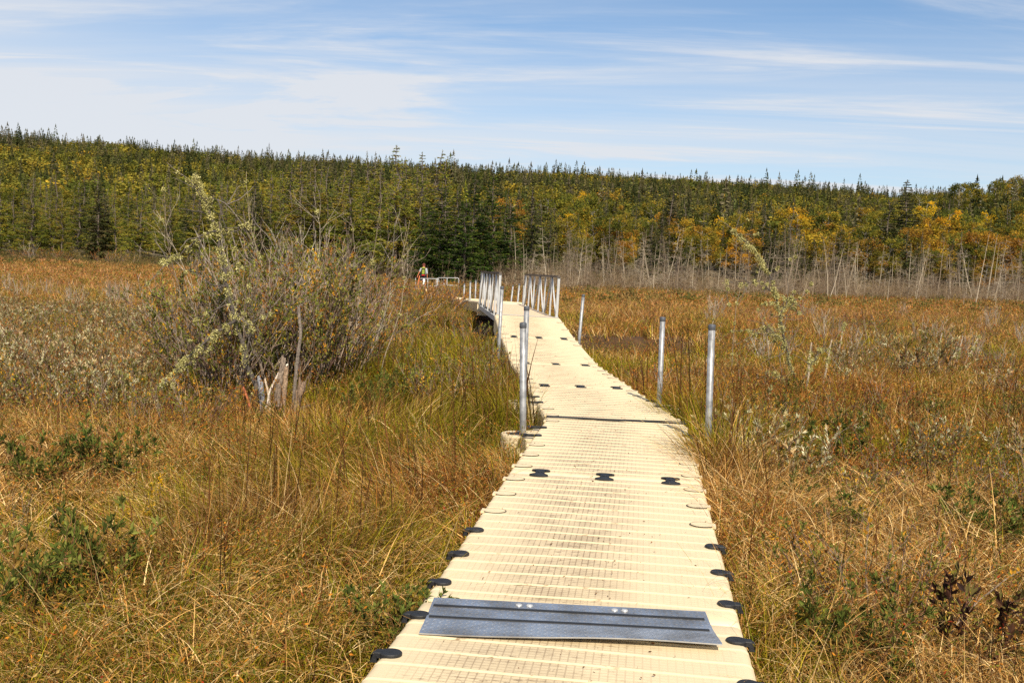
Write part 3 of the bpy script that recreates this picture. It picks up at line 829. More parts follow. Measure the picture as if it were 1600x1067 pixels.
for hand, s_ in (((0.25, 0.12, 0.86), 1), ((-0.42, 0.06, 0.88), -1)):
    for k in range(4):
        x0 = hand[0] + (k - 1.5) * 0.019
        body.append([(*hand, 0.032), (x0, hand[1] + 0.01, hand[2] - 0.045, 0.009), (x0, hand[1] + 0.02, hand[2] - (0.082, 0.092, 0.088, 0.07)[k], 0.008)])
    body.append([(*hand, 0.032), (hand[0] - s_ * 0.03, hand[1] + 0.03, hand[2] - 0.01, 0.010), (hand[0] - s_ * 0.035, hand[1] + 0.045, hand[2] - 0.04, 0.009)])
pm = skin_body('person_body', body, M_skin); link('body', pm, person)
shirt = [[(0, 0, 0.98, 0.168, 0.78), (0, 0, 1.12, 0.158, 0.78), (0, 0.01, 1.28, 0.182, 0.72), (0, 0.01, 1.40, 0.150, 0.74), (0, 0.015, 1.47, 0.068)]]
for s_ in (-1, 1):
    shirt.append([(0, 0.01, 1.40, 0.150, 0.74), (s_ * 0.19, 0.01, 1.40, 0.068), (s_ * (0.235 if s_ > 0 else 0.27), 0.02, 1.18 if s_ < 0 else 1.05, 0.056)])
link('shirt', skin_body('shirt', shirt, M_shirt), person)
sh = [[(0, 0, 1.0, 0.168, 0.78), (0, 0, 0.92, 0.165, 0.78)]]
for s_ in (-1, 1): sh.append([(0, 0, 0.92, 0.165, 0.78), (s_ * 0.10, 0.0, 0.82, 0.10), (s_ * 0.115, 0.02, 0.58, 0.085)])
link('shorts', skin_body('shorts', sh, M_short), person)
mb = MB(); th = np.linspace(0, 2 * np.pi, 18, endpoint=False)
rows = [(0.106, 1.645), (0.110, 1.69), (0.098, 1.74), (0.06, 1.775), (0.01, 1.785)]
V = np.concatenate([np.stack([r_ * np.cos(th), 0.045 + r_ * 1.1 * np.sin(th), np.full(18, z_)], 1) for r_, z_ in rows]); i = np.arange(4)[:, None] * 18; j = np.arange(18)[None]
mb.add(V, np.stack([i + j, i + (j + 1) % 18, i + 18 + (j + 1) % 18, i + 18 + j], -1).reshape(-1, 4))
mb.add([[-0.075, 0.13, 1.665], [0.075, 0.13, 1.665], [0.055, 0.25, 1.645], [-0.055, 0.25, 1.645], [-0.075, 0.13, 1.655], [0.075, 0.13, 1.655], [0.055, 0.25, 1.637], [-0.055, 0.25, 1.637]], [[0, 1, 2, 3], [7, 6, 5, 4], [3, 2, 6, 7], [1, 5, 6, 2], [0, 3, 7, 4]])
link('cap', mb.mesh('cap', M_cap_, True), person)
pk = empty('backpack', (hp[0], hp[1] - 0.20, hz + 1.0)); tag(pk, 'green hiking backpack with red hip trim worn by the hiker', 'backpack')
mb = MB(); add_box(mb, (0, 0, 0.24), (0.27, 0.18, 0.46), bev=0.05); link('bag', mb.mesh('bag', M_packd), pk)
mb = MB(); add_box(mb, (0, -0.085, 0.20), (0.18, 0.07, 0.30), bev=0.025); link('front_pocket', mb.mesh('front_pocket', M_packm), pk)
mb = MB(); add_box(mb, (0, -0.01, 0.46), (0.25, 0.19, 0.12), bev=0.04); link('lid', mb.mesh('lid', M_packm), pk)
mb = MB(); add_box(mb, (0, -0.06, -0.015), (0.20, 0.12, 0.055), bev=0.015); link('red_trim', mb.mesh('red_trim', M_red), pk)
for s_ in (-1, 1):
    mb = MB(); add_box(mb, (s_ * 0.17, 0.03, -0.02), (0.07, 0.16, 0.16), bev=0.02); link('hip_pouch', mb.mesh('hip_pouch', M_short), pk)
    mb = MB(); add_tube(mb, [(s_ * 0.09, 0.08, 0.42), (s_ * 0.10, 0.16, 0.47), (s_ * 0.10, 0.30, 0.38), (s_ * 0.11, 0.30, 0.15)], 0.018, 6); link('shoulder_strap', mb.mesh('shoulder_strap', M_packd, True), pk)
wp = Y(662, 453, 66.5)
M_white = simple_mat('white_plastic', (0.8, 0.8, 0.78), 0.5)
mb = MB(); add_box(mb, (0, 0, 0.36), (0.15, 0.10, 0.72), bev=0.03); add_box(mb, (0, 0, 0.74), (0.10, 0.07, 0.05), bev=0.01)
t = link('marker_post', mb.mesh('marker_post', M_white), None, (wp[0], wp[1], 0.36)); tag(t, 'small white marker post standing just in front of the hiker', 'marker post')
# orange tube standing for the hiker's bare left forearm, apart from the body mesh
M_or = simple_mat('orange_skin', col(222, 120, 70), 0.7)
a_ = Y(655.5, 431, 66.9); b_ = Y(652, 447, 66.4)
mb = MB(); add_tube(mb, [(0, 0, 0), (a_ - b_) * 0.5 + [0.02, 0, 0], a_ - b_], [0.035, 0.03, 0.025], 8)
t = link('orange_forearm', mb.mesh('orange_forearm', M_or, True), None, b_); tag(t, 'slim orange bare forearm at the left hand of the hiker', 'pole')

# ------------------------------------------------------------------ branching helper
def limb(g, p, d, ln, n=6, bend=0.25, up=0.0):
    """a wandering polyline"""
    pts = [np.array(p, float)]; d = unit(np.array(d, float)); st = ln / n
    for i in range(n):
        d = unit(d + g.normal(size=3) * bend * 0.35 + np.array([0, 0, up]) * 0.35); pts.append(pts[-1] + d * st)
    return np.array(pts), d
def at(P, f):
    k = f * (len(P) - 1); i = min(int(k), len(P) - 2); return P[i] + (P[i + 1] - P[i]) * (k - i), unit(P[i + 1] - P[i])

def pal(g, n, cols, var=0.18):
    cols = np.array([c[:3] for c in cols]); wts = np.array([c[3] for c in []]) if False else None
    k = g.integers(0, len(cols), n); return cols[k] * g.uniform(1 - var, 1 + var, (n, 1))

# ------------------------------------------------------------------ shrubs
TW = [col(120, 100, 84), col(140, 122, 104), col(100, 80, 66), col(92, 66, 54)]
def shrub(seed, h, spread, nst, ntw, nlf, Ll, Lw, cols, twigcols=TW, bare=0.25, leafup=0.6, r0=0.006, lean=0.5, lmin=0.25, tw=0.28):
    g = np.random.default_rng(seed); st = MB(); lf = MB()
    for s in range(nst):
        a = g.uniform(0, 2 * np.pi); rr = spread * 0.35 * math.sqrt(g.random())
        base = np.array([math.cos(a) * rr, math.sin(a) * rr, -0.05]); a2 = a + g.normal() * 0.6
        hh = h * g.uniform(0.6, 1.05)
        P, _ = limb(g, base, (math.cos(a2) * lean * g.random() * spread / h * 1.6, math.sin(a2) * lean * g.random() * spread / h * 1.6, 1), hh, 7, 0.35)
        tc_ = np.array(twigcols[g.integers(len(twigcols))]); add_tube(st, P, np.linspace(r0, r0 * 0.3, len(P)), 4, tc_, False)
        for t_ in range(ntw):
            f = g.uniform(lmin, 0.98); p, dr = at(P, f)
            d2 = unit(dr + unit(g.normal(size=3)) * 0.8 + [0, 0, 0.25]); ln = tw * h * g.uniform(0.4, 1.0) * (1.15 - f * 0.5)
            Q, _ = limb(g, p, d2, ln, 4, 0.4, 0.15)
            add_tube(st, Q, np.linspace(r0 * 0.45, r0 * 0.2, len(Q)), 3, tc_ * 1.05, False)
            if g.random() < bare: continue
            fs = g.uniform(0.15, 1.0, nlf); pts = np.array([at(Q, x)[0] for x in fs]); dd = unit(Q[-1] - Q[0])
            D = dd * 0.7 + unit(g.normal(size=(nlf, 3))) * 0.75 + [0, 0, leafup * 0.4]
            k = g.integers(0, len(cols)); base_c = np.array(cols[k])
            cc = np.where(g.random((nlf, 1)) < 0.7, base_c, np.array(cols)[g.integers(0, len(cols), nlf)]) * g.uniform(0.75, 1.25, (nlf, 1))
            leaves(lf, pts, D, Ll * g.uniform(0.6, 1.2, nlf), Lw * g.uniform(0.7, 1.2, nlf), cc, g, 0.08)
    return st, lf
def join_mesh(st, lf, name, mats):
    v, q, t, c = st.arrays(); mb = MB(); mb.add(v, q, t, c); nq1, nt1 = len(q), len(t)
    v2, q2, t2, c2 = lf.arrays(); mb.add(v2, q2, t2, c2)
    slots = [0] * nq1 + [1] * len(q2) + [0] * nt1 + [1] * len(t2)
    return mb.mesh(name, mats, False, slots)
SILVER = [col(214, 206, 168), col(188, 178, 132), col(150, 142, 94), col(116, 110, 62), col(196, 170, 124), col(158, 116, 66), col(104, 92, 48), col(134, 96, 52), col(98, 96, 44)]
OLIVE = [col(112, 116, 52), col(136, 132, 58), col(98, 100, 46), col(196, 146, 48), col(154, 108, 48), col(128, 114, 52)]
GREEN = [col(84, 94, 40), col(100, 108, 48), col(70, 78, 36), col(118, 122, 58), col(130, 104, 50)]
RUSSET = [col(146, 92, 48), col(168, 112, 52), col(120, 78, 44), col(112, 104, 48), col(190, 130, 50)]
PURP = [col(74, 48, 40), col(90, 60, 46), col(110, 96, 56), col(60, 44, 40)]
GOLD = [col(206, 160, 36), col(180, 140, 40), col(120, 110, 40)]
protos = {}
def mk(kind, variants, **kw):
    protos[kind] = []
    for i in range(variants):
        st, lf = shrub(1000 + len(protos) * 31 + i, **kw)
        protos[kind].append((st.mesh(kind + '_stems', M_bark), lf.mesh(kind + '_leaves', M_leaf)))
mk('silver', 4, h=0.95, spread=0.95, nst=26, ntw=7, nlf=11, Ll=0.062, Lw=0.020, cols=SILVER, leafup=1.0, tw=0.30)
mk('olive', 4, h=0.75, spread=0.8, nst=22, ntw=7, nlf=8, Ll=0.036, Lw=0.017, cols=OLIVE)
mk('russet', 3, h=0.6, spread=0.7, nst=22, ntw=6, nlf=8, Ll=0.032, Lw=0.015, cols=RUSSET)
mk('green', 3, h=0.62, spread=0.42, nst=18, ntw=8, nlf=12, Ll=0.050, Lw=0.017, cols=GREEN, r0=0.004, bare=0.05, twigcols=[col(120, 84, 54)])
mk('purple', 1, h=0.58, spread=0.34, nst=7, ntw=6, nlf=8, Ll=0.065, Lw=0.026, cols=PURP, r0=0.004, bare=0.05, twigcols=[col(110, 70, 54)])
mk('gold', 1, h=0.62, spread=0.16, nst=4, ntw=10, nlf=16, Ll=0.018, Lw=0.012, cols=GOLD, r0=0.003, bare=0.0, lmin=0.7, tw=0.12)
mk('twiggy', 3, h=1.0, spread=0.8, nst=16, ntw=9, nlf=4, Ll=0.035, Lw=0.014, cols=OLIVE, bare=0.75, lean=0.3, twigcols=[col(150, 134, 118), col(120, 104, 92), col(168, 156, 140)])
mk('tangle', 3, h=1.0, spread=0.6, nst=20, ntw=14, nlf=3, Ll=0.02, Lw=0.008, cols=OLIVE, bare=0.85, lean=0.3, r0=0.0028, twigcols=[col(150, 134, 118), col(120, 104, 92), col(168, 156, 140)])
mk('willow', 4, h=2.3, spread=1.3, nst=42, ntw=16, nlf=14, Ll=0.058, Lw=0.026, cols=OLIVE[:3] + OLIVE + [col(120, 116, 50), col(140, 96, 50)], bare=0.30, r0=0.011, lean=0.65, tw=0.24, twigcols=TW + [col(150, 134, 118)])
INFO = {'silver': ('sweet_gale_shrub', 'shrub', 'silver-leaved low shrubs on the bog'), 'olive': ('leatherleaf_shrub', 'shrub', 'olive low shrubs on the bog'),
        'russet': ('russet_shrub', 'shrub', 'russet low shrubs on the bog'), 'green': ('leafy_sapling', 'leafy plant', 'fresh green leafy plants in the sedge'),
        'purple': ('dark_leaved_plant', 'leafy plant', 'dark leafy plants in the sedge'), 'gold': ('goldenrod', 'flower', 'goldenrod flowers in the sedge'),
        'tangle': ('bare_twig_shrub', 'shrub', 'tall bare twigs of the thicket'),
        'twiggy': ('bare_twig_shrub', 'shrub', 'bare twiggy shrubs on the bog'), 'willow': ('willow_thicket', 'shrub', 'willow shrubs of the tall thicket')}
taken = []
def put(kind, x, y, label, scale=1.0, variant=None, rz=None):
    name, cat, grp = INFO[kind]; pr = protos[kind]; k = random.randrange(len(pr)) if variant is None else variant % len(pr)
    z = float(terrain(x, y))
    t = empty(name, (x, y, z), random.uniform(0, 6.28) if rz is None else rz); t.scale = (scale,) * 3
    tag(t, label, cat, grp)
    link('stem', pr[k][0], t); link('leaf_crown', pr[k][1], t)
    taken.append((x, y, scale)); return t

# tall willow thicket left of the boardwalk
for i, (px, py, dist, sc, lab) in enumerate((
        (345, 640, 13.2, 0.90, 'willow shrub at the near left foot of the thicket, behind the lichen trunk'),
        (450, 640, 13.9, 0.98, 'willow shrub rising behind the broken grey stumps'),
        (505, 620, 15.0, 1.0, 'leafiest willow shrub, right half of the tall thicket'),
        (535, 600, 16.2, 0.84, 'open twiggy willow shrub at the right end of the tall thicket'),
        (400, 600, 15.6, 1.05, 'willow shrub in the middle back of the tall thicket'),
        (480, 590, 17.2, 1.12, 'tallest willow shrub at the rear of the thicket'),
        (310, 600, 16.0, 0.80, 'low willow shrub at the rear left of the thicket'))):
    p = Y(px, py, dist); put('willow', p[0], p[1], lab, sc, i)
for px, py, dist, sc, lab in ((330, 640, 13.6, 2.3, 'tangle of tall bare grey twigs at the left of the thicket'), (420, 630, 14.4, 2.5, 'tangle of tall bare grey twigs behind the lichen trunk'),
        (500, 615, 15.6, 2.75, 'tallest tangle of bare grey twigs in the thicket'), (510, 610, 15.2, 1.7, 'tangle of bare grey twigs leaning out at the right of the thicket'), (455, 600, 16.5, 2.9, 'bare grey twigs rising behind the broken stumps')):
    p = Y(px, py, dist); put('tangle', p[0], p[1], lab, sc)
# named plants near the camera
for kind, px, py, sc, lab in (
        ('green', 120, 985, 1.15, 'broad dark green leafy plant in the near left sedge, biggest of the green plants'),
        ('green', 20, 1015, 1.0, 'green leafy plant cut by the left edge of the photo'),
        ('green', 70, 790, 1.05, 'green upright sprigs left of the near sedge, above the broad dark plant'),
        ('green', 165, 775, 1.1, 'green upright sprigs just left of centre of the near left sedge'),
        ('gold', 226, 870, 1.0, 'yellow goldenrod head poking from tan sedge on the left'),
        ('green', 600, 1040, 0.75, 'bright green plant leaning on the left rim of the nearest dock section'),
        ('olive', 1375, 1010, 0.95, 'dark olive bushy plant in the near sedge right of the boardwalk'),
        ('purple', 1505, 1055, 1.0, 'dark brown-leaved plant in the near right sedge'),
        ('green', 1320, 1064, 0.85, 'pale green leafy plant low in the near right sedge'),
        ('green', 1545, 880, 1.0, 'green leafy plant standing in tan sedge near the right edge'),
        ('green', 1590, 860, 0.9, 'green leafy plant cut by the right edge of the photo'),
        ('green', 1300, 740, 1.1, 'green leafy patch below the lichen snag on the right'),
        ('silver', 1235, 770, 0.85, 'silver-leaved shrub nearest the boardwalk on its right'),
        ('silver', 1425, 745, 0.8, 'silver-green shrub in the mid right sedge'),
        ('olive', 1500, 760, 0.9, 'olive shrub right of the silver-green shrub in the mid right sedge'),
        ('silver', 1440, 600, 1.3, 'grey-green twiggy shrub in the middle of the right bog'),
        ('olive', 1360, 540, 1.5, 'dark green shrub beyond the lichen snag'),
        ('russet', 1345, 520, 1.8, 'orange-brown shrub beyond the lichen snag, next to the dark green one'),
        ('green', 575, 660, 1.0, 'bluish green leafy sprigs at the right foot of the thicket'),
        ('green', 600, 645, 1.1, 'second clump of bluish green sprigs at the right foot of the thicket')):
    p = G(px, py, 0.0); put(kind, p[0], p[1], lab, sc)

def clear(x, y, gap):
    return all((x - a) ** 2 + (y - b) ** 2 > (gap * (0.5 + 0.5 * s)) ** 2 for a, b, s in taken)
def scatter(kind, n, region, labf, smin, smax, gap, seed):
    g = np.random.default_rng(seed); done = 0; tries = 0
    while done < n and tries < n * 40:
        tries += 1
        px0, px1, d0, d1 = region
        y = math.sqrt(g.uniform(d0 ** 2, d1 ** 2)) if d1 < 30 else math.exp(g.uniform(math.log(d0), math.log(d1)))
        x = (g.uniform(px0, px1) - 800) / F * y
        if path_dist(np.array(x), np.array(y)) < 1.25 or creek(x, y) > 0.05 or not clear(x, y, gap): continue
        put(kind, x, y, labf(x, y), g.uniform(smin, smax)); done += 1
def where(adj):
    def f(x, y):
        px = 800 + F * x / y + (y * 0)
        side = 'left' if px < 800 + F * np.interp(y, path_pts[:, 1], path_pts[:, 0]) / y else 'right'
        if side == 'left':
            a = ('beyond the willow thicket' if 230 < px < 640 else 'left of the willow thicket' if px <= 230 else 'between the thicket and the boardwalk') if y > 11 else 'in the near sedge left of the boardwalk'
        else:
            a = ('right of the lichen snag' if px > 1290 else 'around the lichen snag' if px > 1120 else 'beside the right rim of the boardwalk') if y > 9 else 'in the near sedge right of the boardwalk'
        b = 'close by' if y < 14 else 'midway out' if y < 24 else 'far out' if y < 45 else 'toward the wood'
        return f'{adj}, {a}, {b}' if y >= 11 else f'{adj}, {a}'
    return f
scatter('silver', 64, (-120, 300, 11.5, 30), where('knee-high silver-leaved shrub'), 0.6, 1.0, 0.5, 1)
scatter('olive', 50, (-120, 310, 10.5, 32), where('olive leafy shrub'), 0.75, 1.15, 0.6, 2)
scatter('russet', 40, (-120, 420, 12, 34), where('russet shrub'), 0.8, 1.3, 0.6, 3)
scatter('olive', 46, (545, 765, 13, 44), where('olive leafy shrub'), 0.8, 1.25, 0.5, 4)
scatter('russet', 44, (500, 745, 20, 56), where('russet shrub'), 1.1, 1.9, 0.6, 5)
scatter('russet', 16, (632, 716, 34, 43), where('tall russet shrub'), 1.8, 2.3, 0.5, 25)
scatter('olive', 10, (560, 720, 48, 60), where('dense olive shrub'), 1.3, 1.8, 1.0, 15)
scatter('silver', 9, (1150, 1700, 9, 32), where('silver-leaved shrub'), 0.6, 0.9, 0.8, 6)
scatter('olive', 44, (1000, 1750, 8, 50), where('olive leafy shrub'), 0.5, 1.0, 0.9, 7)
scatter('russet', 56, (950, 1750, 9, 60), where('russet shrub'), 0.6, 1.2, 0.7, 8)
scatter('twiggy', 26, (1060, 1750, 14, 60), where('bare twiggy shrub'), 0.8, 1.3, 0.9, 9)
scatter('twiggy', 16, (-150, 640, 12, 45), where('bare twiggy shrub'), 0.8, 1.3, 0.9, 10)
scatter('green', 14, (1150, 1750, 7, 16), where('small green leafy plant'), 0.5, 0.8, 0.8, 11)
scatter('olive', 16, (1180, 1750, 4.6, 9.5), where('small olive leafy shrub'), 0.45, 0.75, 0.5, 13)
scatter('olive', 12, (-150, 640, 4.8, 10), where('small olive leafy shrub'), 0.4, 0.7, 0.6, 14)
scatter('russet', 14, (-150, 1750, 4.6, 10), where('small russet shrub'), 0.5, 0.75, 0.6, 16)
scatter('green', 8, (-150, 560, 6, 11), where('small green leafy plant'), 0.4, 0.7, 0.8, 12)

# ------------------------------------------------------------------ lichen snags, broken stumps, bare twigs
LIC = [col(196, 188, 122), col(172, 164, 102), col(146, 140, 86), col(212, 202, 142)]
def lichen_on(mb, g, P, dens, size, f0=0.0, f1=1.0):
    Ls = np.linalg.norm(np.diff(P, axis=0), axis=1).sum()
    for k in range(max(1, int(Ls * dens * 1.7))):
        p, _ = at(P, g.uniform(f0, f1)); n = g.integers(90, 170); s = size * g.uniform(0.6, 1.7)
        pts = p + unit(g.normal(size=(n, 3))) * (g.random((n, 1)) ** 0.5) * s * [1, 1, 1.15] + [0, 0, -s * 0.3]
        leaves(mb, pts, g.normal(size=(n, 3)) + [0, 0, -0.3], g.uniform(0.012, 0.030, n), g.uniform(0.008, 0.018, n), np.array(LIC)[g.integers(0, 4, n)] * g.uniform(0.8, 1.15, (n, 1)), g)
def wpath(pxs, d0, d1):
    n = len(pxs); return np.array([Y(px, py, d0 + (d1 - d0) * i / (n - 1)) for i, (px, py) in enumerate(pxs)])
def snag(name, label, mains, seed, d0, d1, r0, lich, ntw=10, barkc=col(78, 70, 62)):
    """mains: list of (pixel path, radius factor, lichen density)"""
    g = np.random.default_rng(seed)
    W = [wpath(m[0], *(m[3] if len(m) > 3 else (d0, d1))) for m in mains]
    b = W[0][0].copy(); b[2] = float(terrain(b[0], b[1])) - 0.05
    W[0][0] = b
    t = empty(name, b); tag(t, label, 'dead branch')
    L_ = MB(); tws = []
    for k, (m, P) in enumerate(zip(mains, W)):
        P = P - b
        # denser wobble
        f = np.linspace(0, 1, len(P) * 3); P2 = np.array([at(P, x)[0] for x in f]); P2[1:-1] += g.normal(size=(len(P2) - 2, 3)) * r0 * 0.5
        mb = MB(); add_tube(mb, P2, np.linspace(r0, r0 * 0.3, len(P2)) * m[1], 7, barkc)
        link('trunk' if k == 0 else 'limb', mb.mesh('limb', M_bark, True), t)
        lichen_on(L_, g, P2, m[2], lich)
        for q_ in range(int(ntw * m[1] + 0.5)):
            p, dr = at(P2, g.uniform(0.2, 1.0)); Q, _ = limb(g, p, dr * 0.4 + unit(g.normal(size=3)), g.uniform(0.15, 0.65), 6, 0.45)
            tws.append(Q); 
            if g.random() < 0.4: lichen_on(L_, g, Q, 5, lich * 0.45)
    mb = MB()
    for Q in tws: add_tube(mb, Q, np.linspace(r0 * 0.22, r0 * 0.1, len(Q)), 4, np.array(barkc) * g.uniform(1.1, 2.2))
    link('twigs', mb.mesh('twigs', M_bark), t); t.children[-1]['kind'] = 'thing'
    link('lichen', L_.mesh('lichen', M_lichen), t)
    return t
snag('lichen_snag', 'tall dead trunk hung with pale green lichen in front of the willow thicket',
     [([(412, 668), (400, 612), (386, 560), (372, 515), (362, 470), (352, 420), (341, 365), (327, 335), (318, 300), (305, 272)], 1.0, 13),
      ([(372, 495), (345, 515), (318, 535), (300, 555), (275, 580), (250, 605)], 0.55, 9, (12.4, 11.9)),
      ([(341, 362), (318, 366), (300, 380), (275, 400), (250, 410)], 0.4, 6, (12.5, 12.2)),
      ([(341, 362), (365, 360), (385, 352), (405, 348)], 0.35, 5, (12.5, 12.8)),
      ([(322, 310), (345, 308), (362, 322)], 0.25, 2, (12.5, 12.6)),
      ([(366, 490), (380, 500), (395, 515)], 0.3, 5, (12.4, 12.2))], 5, 12.4, 12.6, 0.036, 0.036, 16)
snag('lichen_snag', 'dead crooked shrub thick with pale lichen in the bog right of the pipes',
     [([(1247, 625), (1240, 590), (1228, 545), (1222, 505), (1214, 470), (1206, 440), (1192, 412), (1172, 385), (1145, 360)], 1.0, 12),
      ([(1247, 610), (1262, 580), (1275, 560), (1288, 540)], 0.6, 6, (17, 17.3)),
      ([(1240, 600), (1220, 588), (1200, 582), (1190, 600)], 0.6, 9, (17, 16.6)),
      ([(1226, 530), (1205, 520), (1190, 510), (1170, 520)], 0.5, 6, (17, 16.8)),
      ([(1218, 490), (1232, 470), (1240, 465)], 0.6, 6, (17, 17.1)),
      ([(1213, 465), (1190, 440), (1160, 445), (1135, 440)], 0.35, 4, (17, 17.2))], 6, 17.0, 17.0, 0.026, 0.042, 26)
def bare_stem(paths, dist, label, r=0.010, seed=0, lich=2, c=col(190, 180, 166)):
    g = np.random.default_rng(seed); t = None
    W = wpath(paths, dist, dist + 0.2); b = W[0].copy(); b[2] = float(terrain(b[0], b[1])) - 0.05; W[0] = b; W = W - b
    t = empty('bare_sapling', b); tag(t, label, 'bare sapling', 'bare pale saplings')
    f = np.linspace(0, 1, len(W) * 3); P2 = np.array([at(W, x)[0] for x in f]); P2[1:-1] += g.normal(size=(len(P2) - 2, 3)) * 0.006
    mb = MB(); add_tube(mb, P2, np.linspace(r, r * 0.3, len(P2)), 6, c); link('trunk', mb.mesh('trunk', M_bark, True), t)
    mb = MB()
    for k in range(9):
        p, dr = at(P2, g.uniform(0.35, 0.95)); Q, _ = limb(g, p, dr * 0.8 + unit(g.normal(size=3)) * 0.7, g.uniform(0.2, 0.7), 6, 0.35, 0.1)
        add_tube(mb, Q, np.linspace(r * 0.4, r * 0.15, len(Q)), 4, c)
        for k2 in range(2):
            p2, d2 = at(Q, g.uniform(0.3, 0.9)); Q2, _ = limb(g, p2, d2 + unit(g.normal(size=3)) * 0.7, 0.2, 4, 0.3); add_tube(mb, Q2, r * 0.13, 3, c)
    link('twigs', mb.mesh('twigs', M_bark), t)
    if lich:
        mb = MB(); lichen_on(mb, g, P2, lich, 0.02); link('lichen', mb.mesh('lichen', M_lichen), t)
for i, (pts, dist, lab) in enumerate((
        ([(585, 610), (600, 560), (625, 490), (632, 440), (628, 400), (640, 345)], 14.5, 'pale bare sapling at the right end of the thicket, nearest the hiker'),
        ([(560, 600), (580, 540), (600, 480), (580, 420), (590, 360), (597, 305)], 15.5, 'pale bare sapling standing highest over the right end of the thicket'),
        ([(480, 600), (485, 480), (498, 420), (500, 360), (490, 300)], 15.0, 'forked bare sapling rising from the middle of the thicket'),
        ([(430, 600), (425, 470), (405, 400), (388, 340), (385, 268)], 14.6, 'bare sapling just right of the lichen-covered trunk'),
        ([(300, 650), (285, 540), (280, 450), (262, 380), (255, 290)], 13.0, 'bare sapling left of the lichen-covered trunk'),
        ([(330, 650), (322, 540), (300, 450), (280, 400), (245, 330)], 13.5, 'leaning bare sapling at the far left of the thicket'),
        ([(540, 600), (545, 480), (556, 400), (548, 340)], 16.0, 'short bare sapling over the leafiest willow'),
        ([(1145, 540), (1150, 480), (1160, 440), (1163, 400)], 19.0, 'slim pale sapling between the nearest right pipe and the snag'),
        ([(1100, 560), (1112, 520), (1118, 470)], 19.5, 'small pale sapling just behind the nearest right pipe'))):
    bare_stem(pts, dist, lab, 0.0075, 40 + i, 1.0, [col(150, 134, 112), col(128, 112, 92), col(166, 152, 130)][i % 3])
for i, (bp, tp, dist, lab) in enumerate((
        ((1262, 580), (1268, 535), 16.5, 'short whitened dead stub right beside the lichen snag'),
        ((1285, 582), (1300, 530), 17.5, 'leaning whitened dead stub right of the lichen snag'),
        ((1305, 540), (1320, 505), 22, 'leaning dead stub beyond the lichen snag'),
        ((1460, 555), (1472, 520), 21, 'pale dead stub in the middle of the right bog'),
        ((1490, 560), (1504, 525), 21, 'lichened dead stub right of the middle stub'),
        ((1500, 558), (1530, 525), 22, 'slanting lichened dead stub, rightmost of three in the right bog'))):
    P = wpath([bp, tp], dist, dist); P[0][2] = float(terrain(P[0][0], P[0][1])) - 0.05; b = P[0].copy(); P = P - b
    g_ = np.random.default_rng(70 + i); f = np.linspace(0, 1, 8); P2 = np.array([at(P, x)[0] for x in f]); P2[1:-1] += g_.normal(size=(6, 3)) * 0.008
    t = empty('dead_stub', b); tag(t, lab, 'dead stub', 'weathered dead stubs on the right bog')
    mb = MB(); add_tube(mb, P2, np.linspace(0.020 if dist < 25 else 0.07, 0.012 if dist < 25 else 0.04, 8), 7, col(168, 150, 126)); link('trunk', mb.mesh('trunk', M_bark), t)
    mb = MB(); lichen_on(mb, g_, P2, 4, 0.03, 0.5, 1.0); link('lichen', mb.mesh('lichen', M_lichen), t)
# broken stumps in front of the thicket
for i, (pts, r, lab, c) in enumerate((
        ([(455, 668), (460, 640), (472, 600)], 0.055, 'thick broken grey-brown stump with splintered top beside the thicket', col(124, 102, 82)),
        ([(456, 660), (461, 600), (466, 550), (470, 520), (466, 480)], 0.019, 'slender lichen-flecked dead trunk behind the thick broken stump', col(120, 108, 96)),
        ([(430, 650), (436, 600), (443, 562)], 0.036, 'upright broken trunk with split top, left of the thick stump', col(122, 106, 90)),
        ([(440, 652), (444, 610), (448, 575)], 0.030, 'split companion trunk touching the upright broken trunk', col(140, 116, 92)),
        ([(412, 640), (408, 600), (405, 594)], 0.030, 'short blue-grey weathered plank-like stub by the lichen trunk', col(120, 120, 122)),
        ([(396, 662), (390, 630), (380, 606)], 0.016, 'reddish rotten stub at the foot of the lichen trunk', col(150, 84, 52)),
        ([(426, 655), (420, 620), (414, 592)], 0.012, 'thin pale broken stick between the plank-like stub and the upright trunk', col(186, 164, 138)),
        ([(410, 640), (422, 610), (436, 582), (450, 570)], 0.012, 'white leaning stick propped between the broken trunks', col(210, 196, 178)))):
    dist = 11.9; P = wpath(pts, dist, dist + 0.1); b = P[0].copy(); b[2] = float(terrain(b[0], b[1])) - 0.05; P[0] = b; P = P - b
    g_ = np.random.default_rng(90 + i); f = np.linspace(0, 1, 10); P2 = np.array([at(P, x)[0] for x in f]); P2[1:-1] += g_.normal(size=(8, 3)) * r * 0.12
    t = empty('broken_stump', b); tag(t, lab, 'stump', 'broken stumps by the thicket')
    V, q, tt = tube(P2, np.linspace(r * 1.15, r * 0.85, 10), 12)
    V = V.copy(); top = slice(9 * 12, 10 * 12); V[top, 2] += g_.uniform(-0.5, 1.6, 12) * r; V[:120] += g_.normal(size=(120, 3)) * r * 0.09
    mb = MB(); mb.add(V, q, tt, c); link('trunk', mb.mesh('trunk', M_bark), t)
    if r > 0.05:
        mb = MB(); Q, _ = limb(g_, P2[4], (0.9, 0.0, 0.5), 0.22, 5, 0.3); add_tube(mb, Q, np.linspace(0.035, 0.015, 6), 8, np.array(c) * 0.5); link('root_arm', mb.mesh('root_arm', M_bark), t)
        mb = MB(); Q, _ = limb(g_, P2[1], (0.5, -0.4, -0.9), 0.15, 4, 0.3); add_tube(mb, Q, np.linspace(0.03, 0.02, 5), 8, c); link('root_arm', mb.mesh('root_arm', M_bark), t)

